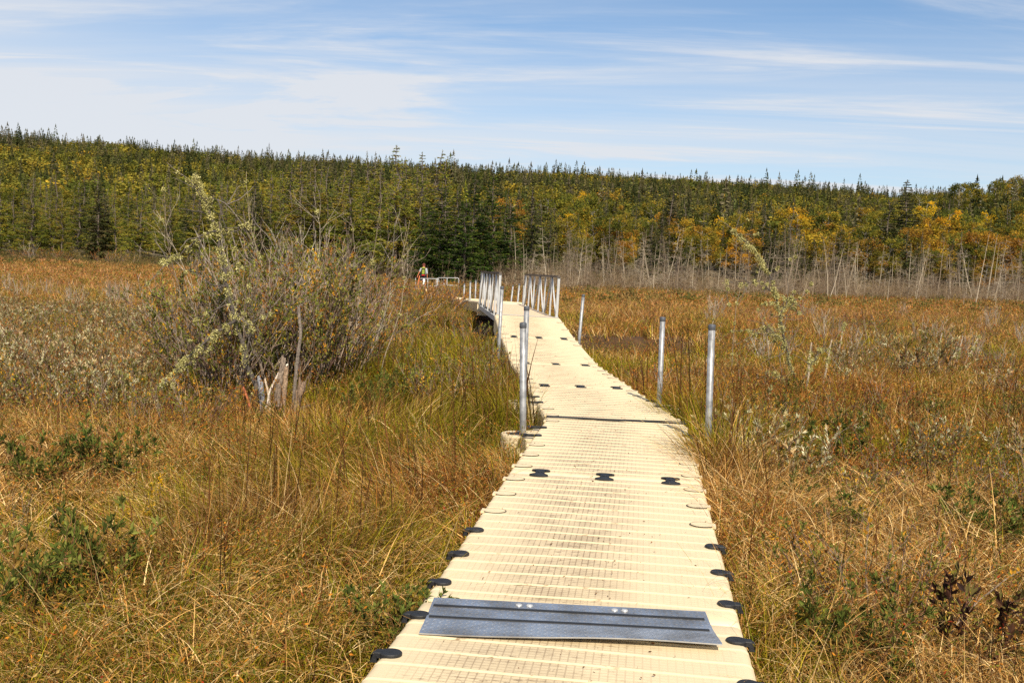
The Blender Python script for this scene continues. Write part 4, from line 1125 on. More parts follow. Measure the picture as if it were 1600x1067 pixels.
# ------------------------------------------------------------------ trees
def conifer(seed, H, Rb, dens, cols, sag, gap, trunkc=col(104, 92, 80), hb=0.08, ll=0.55, lw=0.22, tex=1.0):
    g = np.random.default_rng(seed); tr = MB(); fo = MB()
    n = 9; P = np.array([[g.normal() * 0.01 * H * (i > 0), g.normal() * 0.01 * H * (i > 0), H * i / (n - 1)] for i in range(n)]); P[0, :2] = 0; P[-1, :2] *= 0.4
    add_tube(tr, P, np.linspace(0.013 * H, 0.002 * H, n), 6, trunkc, False)
    z = hb * H
    while z < 0.985 * H:
        f = z / H; Lr = Rb * (1 - f) ** 0.85 * (1.0 if f > 0.2 else 0.65 + f * 1.7)
        nb_ = g.integers(4, 7)
        for b in range(nb_):
            if g.random() < gap: continue
            a = g.uniform(0, 2 * np.pi); ln = Lr * g.uniform(0.55, 1.15) + 0.12
            base = at(P, f)[0]; d = np.array([math.cos(a), math.sin(a), 0.25 - sag + g.normal() * 0.1])
            pts = [base + d * ln * s + np.array([0, 0, -sag * 0.5 * ln * s * s + 0.25 * ln * s ** 3 * 0.4]) for s in np.linspace(0, 1, 4)]
            Q = np.array(pts); add_tube(tr, Q, np.linspace(0.0035 * H, 0.001 * H, 4), 3, np.array(trunkc) * 0.9, False)
            m = max(3, int(dens * ln * tex)); fs = g.uniform(0.12, 1.0, m) ** 0.8
            pp = np.array([at(Q, x)[0] for x in fs]) + g.normal(size=(m, 3)) * [0.06, 0.06, 0.04] * ln
            side = np.cross(d, [0, 0, 1.0]) * g.choice([-1, 1], (m, 1))
            D = d * 0.8 + side * g.uniform(0.2, 1.0, (m, 1)) + np.array([0, 0, -0.25]) + g.normal(size=(m, 3)) * 0.25
            s_ = (0.55 + 0.45 * (1 - f)) / tex ** 0.5
            leaves(fo, pp, D, ll * s_ * g.uniform(0.6, 1.2, m), lw * s_ * g.uniform(0.7, 1.3, m), np.array(cols)[g.integers(0, len(cols))] * g.uniform(0.75, 1.25, (m, 1)), g, 0.1)
        z += H * g.uniform(0.018, 0.032)
    # leader tuft
    m = 14; leaves(fo, P[-1] - np.array([0, 0, 1.0]) * g.uniform(0, 0.06 * H, (m, 1)), g.normal(size=(m, 3)) * 0.5 + [0, 0, 1.0], ll * 0.55, lw * 0.5, np.array(cols)[g.integers(0, len(cols), m)], g)
    return tr, fo
def broadleaf(seed, H, Rc, cols, ncl, nlf, ls, trunkc=col(140, 132, 118), base=0.28):
    g = np.random.default_rng(seed); tr = MB(); fo = MB()
    P, _ = limb(g, (0, 0, 0), (0, 0, 1), H * 0.85, 8, 0.12, 0.2)
    add_tube(tr, P, np.linspace(0.014 * H, 0.003 * H, 9), 6, trunkc, False)
    for k in range(ncl):
        f = g.uniform(base, 0.98); p, _ = at(P, min(f, 0.97)); a = g.uniform(0, 6.28)
        el = Rc * (1 - (abs(f - 0.55) / 0.52) ** 2.2) ** 0.5 if abs(f - 0.55) < 0.5 else Rc * 0.3
        end = p + np.array([math.cos(a) * el * g.uniform(0.3, 1), math.sin(a) * el * g.uniform(0.3, 1), H * 0.09 * g.uniform(0.2, 1.4)])
        add_tube(tr, [p, (p + end) / 2 + g.normal(size=3) * 0.15, end], [0.004 * H, 0.003 * H, 0.001 * H], 3, trunkc, False)
        m = nlf; cr = Rc * g.uniform(0.22, 0.42)
        pts = end + unit(g.normal(size=(m, 3))) * (g.random((m, 1)) ** 0.4) * cr * [1, 1, 0.72]
        cc = np.array(cols)[g.integers(0, len(cols))] * g.uniform(0.85, 1.15)
        leaves(fo, pts, g.normal(size=(m, 3)), ls * g.uniform(0.7, 1.3, m), ls * 0.75 * g.uniform(0.7, 1.2, m), cc * g.uniform(0.8, 1.2, (m, 1)), g, 0.08)
    return tr, fo
def deadtree(seed, H, br, c, tall=0.5, fine=True):
    g = np.random.default_rng(seed); tr = MB()
    P, _ = limb(g, (0, 0, 0), (g.normal() * 0.06, g.normal() * 0.06, 1), H, 8, 0.08, 0.1)
    add_tube(tr, P, np.linspace(0.0065 * H + 0.008, 0.006, 9), 5, c, False)
    tw = MB()
    for k in range(br):
        f = g.uniform(0.1, 0.98); p, _ = at(P, f); a = g.uniform(0, 6.28); ln = (1.25 - f) * H * 0.22 * g.uniform(0.3, 1.2)
        Q, _ = limb(g, p, (math.cos(a), math.sin(a), g.uniform(-0.25, 0.55)), ln, 4, 0.3)
        add_tube(tw, Q, [0.012, 0.010, 0.008, 0.007, 0.006], 3, np.array(c) * 0.85, False)
        if fine:
            for k2 in range(4):
                p2, d2 = at(Q, g.uniform(0.2, 1)); Q2, _ = limb(g, p2, d2 + unit(g.normal(size=3)) * 0.9, ln * 0.45, 3, 0.4)
                add_tube(tw, Q2, 0.0065, 3, np.array(c) * 0.8, False)
    return tr, tw
SPR = [col(78, 82, 46), col(66, 72, 40), col(92, 92, 52), col(56, 62, 36), col(106, 98, 60)]
LAR = [col(130, 130, 48), col(108, 114, 44), col(146, 138, 52), col(88, 98, 40), col(142, 124, 48)]
DSP = [col(50, 68, 28), col(64, 82, 32), col(40, 56, 26), col(78, 92, 36)]
YEL = [col(204, 154, 38), col(188, 136, 38), col(170, 140, 46), col(142, 126, 44)]
ORA = [col(160, 120, 46), col(146, 110, 46), col(134, 114, 46), col(112, 108, 44), col(174, 140, 48)]
OLV = [col(118, 112, 42), col(100, 100, 40), col(136, 120, 46), col(84, 88, 38)]
RED = [col(172, 92, 52), col(160, 104, 50), col(150, 98, 48)]
DEADC = [col(152, 136, 112), col(134, 118, 98), col(176, 162, 138), col(116, 100, 82)]
TP = {
 'spruce': [conifer(s, 12, 2.2, 24, SPR, 0.25, 0.05, ll=0.40, lw=0.17) for s in (11, 12, 13, 14)],
 'thin': [conifer(s, 12, 1.35, 18, SPR + [col(100, 92, 66)], 0.35, 0.30, ll=0.40, lw=0.15) for s in (15, 16, 17)],
 'larch': [conifer(s, 13, 2.8, 20, LAR, 0.12, 0.12, ll=0.40, lw=0.12, hb=0.10) for s in (21, 22, 23, 24)],
 'dark': [conifer(s, 14, 3.1, 20, DSP, 0.15, 0.05, ll=0.44, lw=0.16, hb=0.05) for s in (31, 32, 33)],
 'yellow': [broadleaf(s, 9, 2.5, YEL, 40, 60, 0.26) for s in (41, 42)],
 'orange': [broadleaf(s, 8, 2.5, ORA, 42, 60, 0.26) for s in (43, 44, 45)],
 'olive': [broadleaf(s, 9, 2.5, OLV, 42, 60, 0.26) for s in (46, 47, 48)],
 'red': [broadleaf(s, 7, 2.1, RED, 36, 55, 0.25) for s in (49,)],
 'birch': [broadleaf(s, 12, 2.6, OLV + YEL[2:], 26, 55, 0.26, col(196, 188, 172), 0.5) for s in (51, 52)],
 'dead': [deadtree(s, 5.5, 34, DEADC[s % 4]) for s in (61, 62, 63, 64, 65)],
 'pole': [deadtree(s, 6.5, 7, DEADC[2], fine=False) for s in (66, 67, 68)],
}
TM = {}
for k, lst in TP.items():
    fm = M_bark if k in ('dead', 'pole') else (M_needle if k in ('spruce', 'thin', 'larch', 'dark') else M_decid)
    TM[k] = []
    for tr, fo in lst:
        TM[k].append((tr.mesh(k + '_trunk', M_bark, True), fo.mesh(k + '_crown', fm), join_mesh(tr, fo, k + '_tree', [M_bark, fm])))
TN = {'spruce': ('spruce_tree', 'spruce'), 'thin': ('spruce_tree', 'spruce'), 'larch': ('larch_tree', 'larch'), 'dark': ('spruce_tree', 'spruce'), 'yellow': ('autumn_tree', 'autumn tree'), 'orange': ('autumn_tree', 'autumn tree'),
      'olive': ('broadleaf_tree', 'tree'), 'red': ('autumn_tree', 'autumn tree'), 'birch': ('birch_tree', 'birch'), 'dead': ('dead_tree', 'dead tree'), 'pole': ('dead_tree', 'dead tree')}
TD = {'spruce': 'dark narrow spruce', 'thin': 'thin ragged spruce', 'larch': 'yellow-green feathery larch', 'dark': 'tall dense dark green conifer', 'yellow': 'golden yellow broadleaf tree', 'orange': 'orange-leaved tree',
      'olive': 'olive green broadleaf tree', 'red': 'reddish autumn tree', 'birch': 'thin-crowned pale birch', 'dead': 'grey twiggy dead tree', 'pole': 'bare whitened dead trunk'}
BAND = [(-500, 120, 'at the wood\'s left end'), (120, 300, 'left of the tall lichen trunk'), (300, 480, 'behind the thicket\'s left half'), (480, 640, 'behind the thicket\'s right half'),
        (640, 760, 'behind the hiker and railings'), (760, 880, 'behind the footbridge'), (880, 1010, 'just right of the footbridge'), (1010, 1130, 'behind the right-hand pipes'), (1130, 1260, 'behind the right lichen snag'),
        (1260, 1420, 'right of the lichen snag'), (1420, 2100, 'at the wood\'s right end')]
def bandname(px):
    for a, b, s in BAND:
        if a <= px < b: return s
    return BAND[-1][2]
HT = {'spruce': 12, 'thin': 12, 'larch': 13, 'dark': 14, 'yellow': 9, 'orange': 8, 'olive': 9, 'red': 7, 'birch': 12, 'dead': 5.5, 'pole': 6.5}
def put_tree(kind, x, y, h, parts, row, v=None, lab=None, rz=None, lean=0, zoff=0):
    k = random.randrange(len(TM[kind])) if v is None else v % len(TM[kind]); s = h / HT[kind]
    name, cat = TN[kind]; px = 800 + F * x / y
    lab = lab or f'{TD[kind]} {row} {bandname(px)}'
    loc = (x, y, float(terrain(x, y)) - 0.08 + zoff); rz = random.uniform(0, 6.28) if rz is None else rz
    wdt = s * random.uniform(0.88, 1.15)
    if parts:
        t = empty(name, loc, rz); link('trunk', TM[kind][k][0], t); link('branches' if kind in ('dead', 'pole') else 'crown', TM[kind][k][1], t)
    else:
        t = link(name, TM[kind][k][2], None, loc); t.rotation_euler = (0, 0, rz)
    if lean: t.rotation_euler = (lean * math.sin(rz), lean * math.cos(rz), rz)
    t.scale = (wdt, wdt, s)
    tag(t, lab, cat, TD[kind] + 's of the wood' if name != 'dead_tree' else 'dead trees at the bog edge')
    return t
tg = np.random.default_rng(99)
# hand-placed landmark trees: (kind, base px, top py, distance, label)
def landmark(kind, px, top_py, dist, lab, v=None):
    top = Y(px, top_py, dist); z = float(terrain(top[0], top[1])); t = put_tree(kind, top[0], top[1], top[2] - z, True, '', v, lab)
    k = 1.3 if kind in ('dark', 'spruce') else 1.0; t.scale.x *= k; t.scale.y *= k
for kind, px, tp, dist, lab in (
        ('dark', 692, 288, 111, 'dense dark conifer just right of the hiker, left end of the dark clump'),
        ('dark', 716, 296, 109, 'lower dense dark conifer within the dark clump above the railing'),
        ('dark', 742, 268, 111, 'tallest dense dark conifer in the middle of the dark clump'),
        ('dark', 772, 272, 113, 'dense conifer on the right flank of the dark clump above the bridge truss'),
        ('dark', 728, 310, 106, 'short dark conifer leaning out in front of the dark clump'),
        ('dark', 668, 314, 114, 'dark conifer directly above the hiker'),
        ('dark', 798, 316, 114, 'dark conifer above the gap between the bridge trusses'),
        ('spruce', 1052, 288, 180, 'tall dark spruce standing over the orange trees above the second right pipe'),
        ('spruce', 1417, 282, 185, 'tallest spruce on the right, touching the skyline dip'),
        ('spruce', 1388, 312, 178, 'broad dark spruce just left of the tallest right-hand spruce'),
        ('spruce', 1196, 315, 190, 'dark spruce left of the golden tree'),
        ('yellow', 1243, 318, 200, 'brightest golden yellow tree, on the right half of the slope'),
        ('yellow', 1448, 308, 240, 'pale yellow crown right of the tallest right-hand spruce'),
        ('yellow', 1540, 325, 230, 'small golden tree near the right end of the slope'),
        ('yellow', 915, 297, 330, 'small bright yellow tree high on the slope above the bridge'),
        ('thin', 1240, 322, 176, 'ragged half-dead spruce in front of the golden tree')):
    landmark(kind, px, tp, dist, lab)
# generated trees
cand = []
def add_zone(n, pxr, dr, kinds, hr, spacing):
    """kinds: {kind: weight}"""
    ks = list(kinds); wt = np.array([kinds[k] for k in ks], float); wt /= wt.sum()
    px = tg.uniform(*pxr, n); s = (px - 800) / F; y = edge(s) + dr[0] + (dr[1] - dr[0]) * tg.random(n)
    for i in range(n):
        cand.append((ks[tg.choice(len(ks), p=wt)], s[i] * y[i], y[i], tg.uniform(*hr)))
add_zone(120, (-160, 660), (0, 45), {'larch': 0.86, 'spruce': 0.14}, (10.5, 15), 3)
add_zone(40, (560, 860), (2, 45), {'larch': 0.7, 'dark': 0.15, 'spruce': 0.15}, (8, 13), 3)
add_zone(34, (330, 690), (-2, 14), {'larch': 1.0}, (12.5, 17), 3)
add_zone(90, (-160, 760), (40, 110), {'larch': 0.55, 'spruce': 0.25, 'olive': 0.20}, (10, 15), 3)
add_zone(95, (800, 1760), (8, 40), {'thin': 0.5, 'spruce': 0.2, 'orange': 0.12, 'olive': 0.18}, (5.5, 10), 3)
add_zone(150, (830, 1760), (28, 75), {'orange': 0.34, 'yellow': 0.08, 'olive': 0.32, 'spruce': 0.26}, (7, 11), 3)
add_zone(110, (780, 1760), (60, 130), {'orange': 0.16, 'olive': 0.36, 'yellow': 0.05, 'spruce': 0.38, 'thin': 0.05}, (9, 13.5), 3)
# the right-hand knoll with open birches against the sky
for i in range(46):
    px = tg.uniform(1420, 1780); y = tg.uniform(285, 360); cand.append((['birch', 'olive', 'spruce', 'birch'][tg.integers(4)], (px - 800) / F * y, y, tg.uniform(10, 15)))
cand.sort(key=lambda c: -c[3] / c[2])
cnt = {}
left = []
for kind, x, y, h in cand:
    nm = TN[kind][0]; cnt[nm] = cnt.get(nm, 0)
    if cnt[nm] >= 280: left.append((kind, x, y, h)); continue
    cnt[nm] += 1
    s = x / y; dd = y - edge(s)
    row = 'in the front row' if dd < 14 else 'in the second row' if dd < 40 else 'a little upslope' if dd < 80 else 'higher on the slope'
    put_tree(kind, x, y, h, cnt[nm] <= 60, row)

# dead trees: the grey band along the right-hand bog edge
for i, (bx, by, tx, ty, dist, kind, lab) in enumerate((
        (1523, 478, 1545.6, 362, 95, 'pole', 'tall leaning whitened trunk near the right edge'), (1542, 447, 1558, 364, 118, 'pole', 'thick forked dead trunk beside the tall leaning one'),
        (1294, 460, 1295, 370, 105, 'pole', 'straight white dead trunk right of the lichen snag'), (1296, 460, 1315, 377, 104, 'pole', 'white dead trunk leaning off the straight one'),
        (1323, 465, 1321, 396, 100, 'pole', 'shorter straight white trunk next to the leaning one'), (1386, 469, 1392, 413, 95, 'pole', 'lone short white trunk below the tall spruces'),
        (805, 430, 810, 353, 112, 'pole', 'white dead trunk above the gap between the trusses'), (793, 423, 797, 351, 116, 'pole', 'white dead trunk over the left truss, second from its right'),
        (784, 423, 784, 370, 115, 'pole', 'white dead trunk over the left truss top'), (827, 426, 831, 382, 112, 'pole', 'short white trunk over the right truss end'),
        (901, 446, 905, 364, 108, 'pole', 'white dead trunk above the third right pipe'), (910, 446, 909, 405, 108, 'pole', 'short thin dead trunk above the third right pipe'),
        (638, 417, 642, 377, 115, 'pole', 'pale trunk at the wood edge left of the hiker'), (673, 420, 678, 393, 112, 'pole', 'pale leaning trunk right behind the hiker'),
        (863, 440, 863, 413, 100, 'pole', 'short pale stub over the right truss'), (1505, 480, 1508, 440, 80, 'pole', 'short white trunk left of the tall leaning trunk'),
        (1555, 470, 1560, 440, 80, 'pole', 'short white trunk right of the tall leaning trunk'), (1250, 465, 1262, 425, 90, 'pole', 'thin slanting dead trunk just behind the lichen snag'))):
    b = Y(bx, by, dist); tp = Y(tx, ty, dist); z = float(terrain(b[0], b[1])); h = tp[2] - z
    k = random.randrange(3); t = empty('dead_tree', (b[0], b[1], z - 0.1)); link('trunk', TM['pole'][k][0], t); link('branches', TM['pole'][k][1], t)
    s = h / 6.5; t.scale = (s * 1.1, s * 1.1, s); t.rotation_euler = (0, math.atan2(tp[0] - b[0], h), 0)
    tag(t, lab, 'dead tree', 'whitened dead trunks at the bog edge')
for i in range(262):
    px = tg.uniform(770, 1700) if i > 24 else tg.uniform(480, 770); s = (px - 800) / F; near = tg.random() ** 1.4
    y = edge(s) - 30 + 38 * tg.random() ** 0.7 if px > 800 else edge(s) - 4 + 8 * tg.random()
    x = s * y; kind = 'dead' if tg.random() < 0.88 else 'pole'
    row = 'fronting the grey band' if y < edge(s) - 12 else 'in the grey band' if y < edge(s) else 'backing the grey band'
    put_tree(kind, x, y, tg.uniform(3.0, 7.8) if px > 850 else tg.uniform(2.5, 5), i % 5 == 0, row, lean=tg.normal() * 0.07)

# shrubs along the wood edge, left
for i in range(30):
    px = tg.uniform(-150, 760); s = (px - 800) / F; y = edge(s) - 5 + 8 * tg.random()
    put(['olive', 'russet', 'twiggy'][i % 3], s * y, y, f'low bush at the wood foot {bandname(px)}', tg.uniform(2.6, 4.2))

# the rest of the wood: one mass
far = MB()
def lod_conifer(seed):
    g = np.random.default_rng(seed); mb = MB(); n = 110
    f = g.random(n) ** 0.8 * 0.97 + 0.02; a = g.uniform(0, 6.28, n); r_ = (1 - f) ** 0.9 * 0.135 + 0.012
    d = np.stack([np.cos(a), np.sin(a), np.full(n, -0.35)], 1)
    P = np.stack([np.zeros(n), np.zeros(n), f], 1) + d * (r_ * 0.25)[:, None]
    leaves(mb, P, d + g.normal(size=(n, 3)) * 0.2, r_ * 1.0 + 0.012, r_ * 0.42 + 0.012, g.uniform(0.65, 1.35, (n, 1)) * np.ones(3), g)
    leaves(mb, [[0, 0, 0.86]] * 4, [[0, 0, 1]] * 4, 0.20, 0.030, (1, 1, 1), g)
    V, q, t_ = tube([(0, 0, 0), (0, 0, 0.5)], [0.012, 0.006], 3, False); mb.add(V, q, None, (1.2, 1.1, 1.2)); return mb.arrays()
def lod_broad(seed):
    g = np.random.default_rng(seed); mb = MB(); n = 95
    nc = 9; cc = unit(g.normal(size=(nc, 3))) * [0.17, 0.17, 0.24] + [0, 0, 0.62]
    P = cc[g.integers(0, nc, n)] + unit(g.normal(size=(n, 3))) * 0.11
    leaves(mb, P, g.normal(size=(n, 3)), 0.075, 0.06, g.uniform(0.7, 1.3, (n, 1)) * np.ones(3), g)
    V, q, t_ = tube([(0, 0, 0), (0, 0, 0.7)], [0.015, 0.006], 3, False); mb.add(V, q, None, (1.8, 1.8, 2.2)); return mb.arrays()
LC = [lod_conifer(s) for s in range(6)]; LB = [lod_broad(s + 10) for s in range(6)]
n = 19500
px = tg.uniform(-260, 1860, n); s = (px - 800) / F
y = np.sqrt(tg.uniform(0, 1, n) * (690 ** 2 - 200 ** 2) + 200 ** 2)
y = np.where(y < edge(s) + 45, edge(s) + 45 + 30 * tg.random(n), y); x = s * y
z = terrain(x, y)
t_ = np.clip((y - edge(s)) / (650 - edge(s)), 0, 1)
cl = fbm(x / 38, y / 38, 77, 3); rt = np.clip((px - 700) / 300, 0, 1)
pcon = 0.36 + 0.26 * t_ + (cl - 0.5) * 1.9
isc = tg.random(n) < pcon
hgt = np.where(isc, tg.uniform(6, 11, n), tg.uniform(5.5, 8.5, n)) * np.where(isc & (tg.random(n) < 0.10), tg.uniform(1.1, 1.45, n), 1.0) * (0.55 + 0.9 * fbm(x / 22, y / 22, 88))
conc = np.array(SPR + [col(92, 86, 60), col(104, 96, 72)]); hue = fbm(x / 25 + 50, y / 25, 33, 2) + tg.normal(size=n) * 0.13 + 0.04 * rt - 0.02
hue = hue + rt * 0.02 - t_ * 0.06
def brc(h):
    stops = [(0.25, OLV[3]), (0.45, OLV[1]), (0.60, OLV[2]), (0.72, ORA[3]), (0.82, ORA[2]), (0.90, YEL[2]), (1.0, ORA[0])]
    xs_ = [a for a, _ in stops]; return np.stack([np.interp(h, xs_, [c[k] for _, c in stops]) for k in range(3)], -1)
bc = brc(hue); ccn = conc[tg.integers(0, len(conc), n)]
lm = (px < 720) & (y < 330) & (tg.random(n) < 0.6)
ccn[lm] = np.array(LAR)[tg.integers(0, 5, lm.sum())] * 0.9
tint = np.where(isc[:, None], ccn, bc) * tg.uniform(0.7, 1.45, (n, 1))
rz = tg.uniform(0, 6.28, n); vi = tg.integers(0, 6, n)
for isC, LOD in ((True, LC), (False, LB)):
    for v_ in range(6):
        m = (isc == isC) & (vi == v_); k = m.sum()
        if not k: continue
        V, q, t2, c2 = LOD[v_]
        cz, sz = np.cos(rz[m])[:, None], np.sin(rz[m])[:, None]; h = hgt[m][:, None]; wd = h * tg.uniform(0.9, 1.6, (k, 1)) * (1.0 if isC else 1.2)
        VX = (V[None, :, 0] * cz - V[None, :, 1] * sz) * wd + x[m][:, None]; VY = (V[None, :, 0] * sz + V[None, :, 1] * cz) * wd + y[m][:, None]; VZ = V[None, :, 2] * h + z[m][:, None]
        VV = np.stack([VX, VY, VZ], -1).reshape(-1, 3); Q = (q[None] + (np.arange(k) * len(V))[:, None, None]).reshape(-1, 4)
        far.add(VV, Q, None, (c2[None] * tint[m][:, None]).reshape(-1, 3))
tag(link('forest', far.mesh('forest', M_far)), 'mixed spruce and autumn broadleaf forest covering the long slope', 'forest', kind='stuff')
# fine grey dead thicket along the right bog edge, too tangled to count
mb = MB(); g = np.random.default_rng(123)
n = 8500; px = g.uniform(770, 1760, n); px = np.where(g.random(n) < 0.05, g.uniform(480, 770, n), px); s = (px - 800) / F
y = edge(s) - 40 + 50 * g.random(n) ** 0.6; x = s * y; z0 = terrain(x, y)
h = g.uniform(0.5, 3.9, n) * (0.2 + 1.3 * fbm(x / 5, y / 9, 3)) * np.clip((y - edge(s) + 42) / 30, 0.3, 1)
b = np.stack([x, y, z0 - 0.1], 1); d = unit(np.stack([g.normal(size=n) * 0.24, g.normal(size=n) * 0.24, np.ones(n)], 1)); tip = b + d * h[:, None]
wv = np.stack([np.full(n, 0.011), g.normal(size=n) * 0.008, np.zeros(n)], 1)
cc = np.array(DEADC)[g.integers(0, 4, n)] * g.uniform(0.6, 1.15, (n, 1)) * [1.0, 0.93, 0.85]
mb.add(np.stack([b - wv, b + wv, tip + wv * 0.3, tip - wv * 0.3], 1).reshape(-1, 3), np.arange(n * 4).reshape(-1, 4), None, np.repeat(cc, 4, 0))
k = 22; f = g.uniform(0.1, 1, (n, k, 1)); p = b[:, None] + (tip - b)[:, None] * f; dd = unit(g.normal(size=(n, k, 3)) + [0, 0, 0.35]); ln = (1.2 - f) * h[:, None, None] * 0.34 * g.uniform(0.4, 1.2, (n, k, 1))
e = p + dd * ln; wv2 = unit(np.cross(dd, g.normal(size=(n, k, 3)))) * 0.009
c2 = np.repeat(cc[:, None], k, 1).reshape(-1, 3)
mb.add(np.stack([p - wv2, p + wv2, e + wv2 * 0.4, e - wv2 * 0.4], 2).reshape(-1, 3), np.arange(n * k * 4).reshape(-1, 4), None, np.repeat(c2, 4, 0))
# leafy brown-olive brush under the trees on the left and behind the grey band
n = 1500; px = g.uniform(-300, 1850, n); s = (px - 800) / F; y = edge(s) - 3 + 26 * g.random(n); x = s * y; z0 = terrain(x, y)
n2 = 900; px = np.concatenate([px, g.uniform(-200, 1800, n2)]); s = (px - 800) / F; y = np.concatenate([y, edge(s[n:]) - 2 - 62 * g.random(n2) ** 1.7]); n = n + n2; x = s * y; z0 = terrain(x, y)
cb = np.array([col(112, 96, 58), col(96, 92, 48), col(124, 100, 60), col(84, 84, 44), col(132, 112, 64)])[g.integers(0, 5, n)]
hh = g.uniform(0.6, 2.3, n) * np.where(np.arange(n) >= n - n2, 0.42, 1.0); m = 60
P = np.stack([x, y, z0 + hh * 0.45], 1)[:, None] + unit(g.normal(size=(n, m, 3))) * (g.random((n, m, 1)) ** 0.5) * (hh[:, None, None] * [0.8, 0.8, 0.55])
leaves(mb, P.reshape(-1, 3), g.normal(size=(n * m, 3)), g.uniform(0.12, 0.3, n * m), g.uniform(0.06, 0.13, n * m), (np.repeat(cb[:, None], m, 1) * g.uniform(0.7, 1.3, (n, m, 1))).reshape(-1, 3), g)
tag(link('undergrowth', mb.mesh('undergrowth', M_far)), 'tangled grey dead brush along the edge of the bog before the wood', 'brush', kind='stuff')

# labels: where several neighbours would read the same, add their order along the picture
ORD = 'first second third fourth fifth sixth seventh eighth ninth tenth eleventh twelfth thirteenth fourteenth fifteenth sixteenth seventeenth eighteenth nineteenth twentieth'.split()
def ordw(i):
    if i < 20: return ORD[i]
    tens = ['twenty', 'thirty', 'forty', 'fifty', 'sixty', 'seventy', 'eighty', 'ninety'][(i + 1) // 10 - 2]; r_ = (i + 1) % 10
    return tens + '-' + ORD[r_ - 1] if r_ else tens[:-1] + 'ieth'
def number_labels():
    same = {}
    for o in S.objects:
        if 'category' in o.keys() and 'label' in o.keys(): same.setdefault(o['label'], []).append(o)
    for lab, os_ in same.items():
        if len(os_) < 2: continue
        os_.sort(key=lambda o: o.location.x / max(o.location.y, 0.1))
        for i, o in enumerate(os_):
            e = (('left one' if i == 0 else 'right one') if len(os_) == 2 else 'leftmost' if i == 0 else 'rightmost' if i == len(os_) - 1 else ordw(i) + ' from left')
            o['label'] = lab + ', ' + e
number_labels()

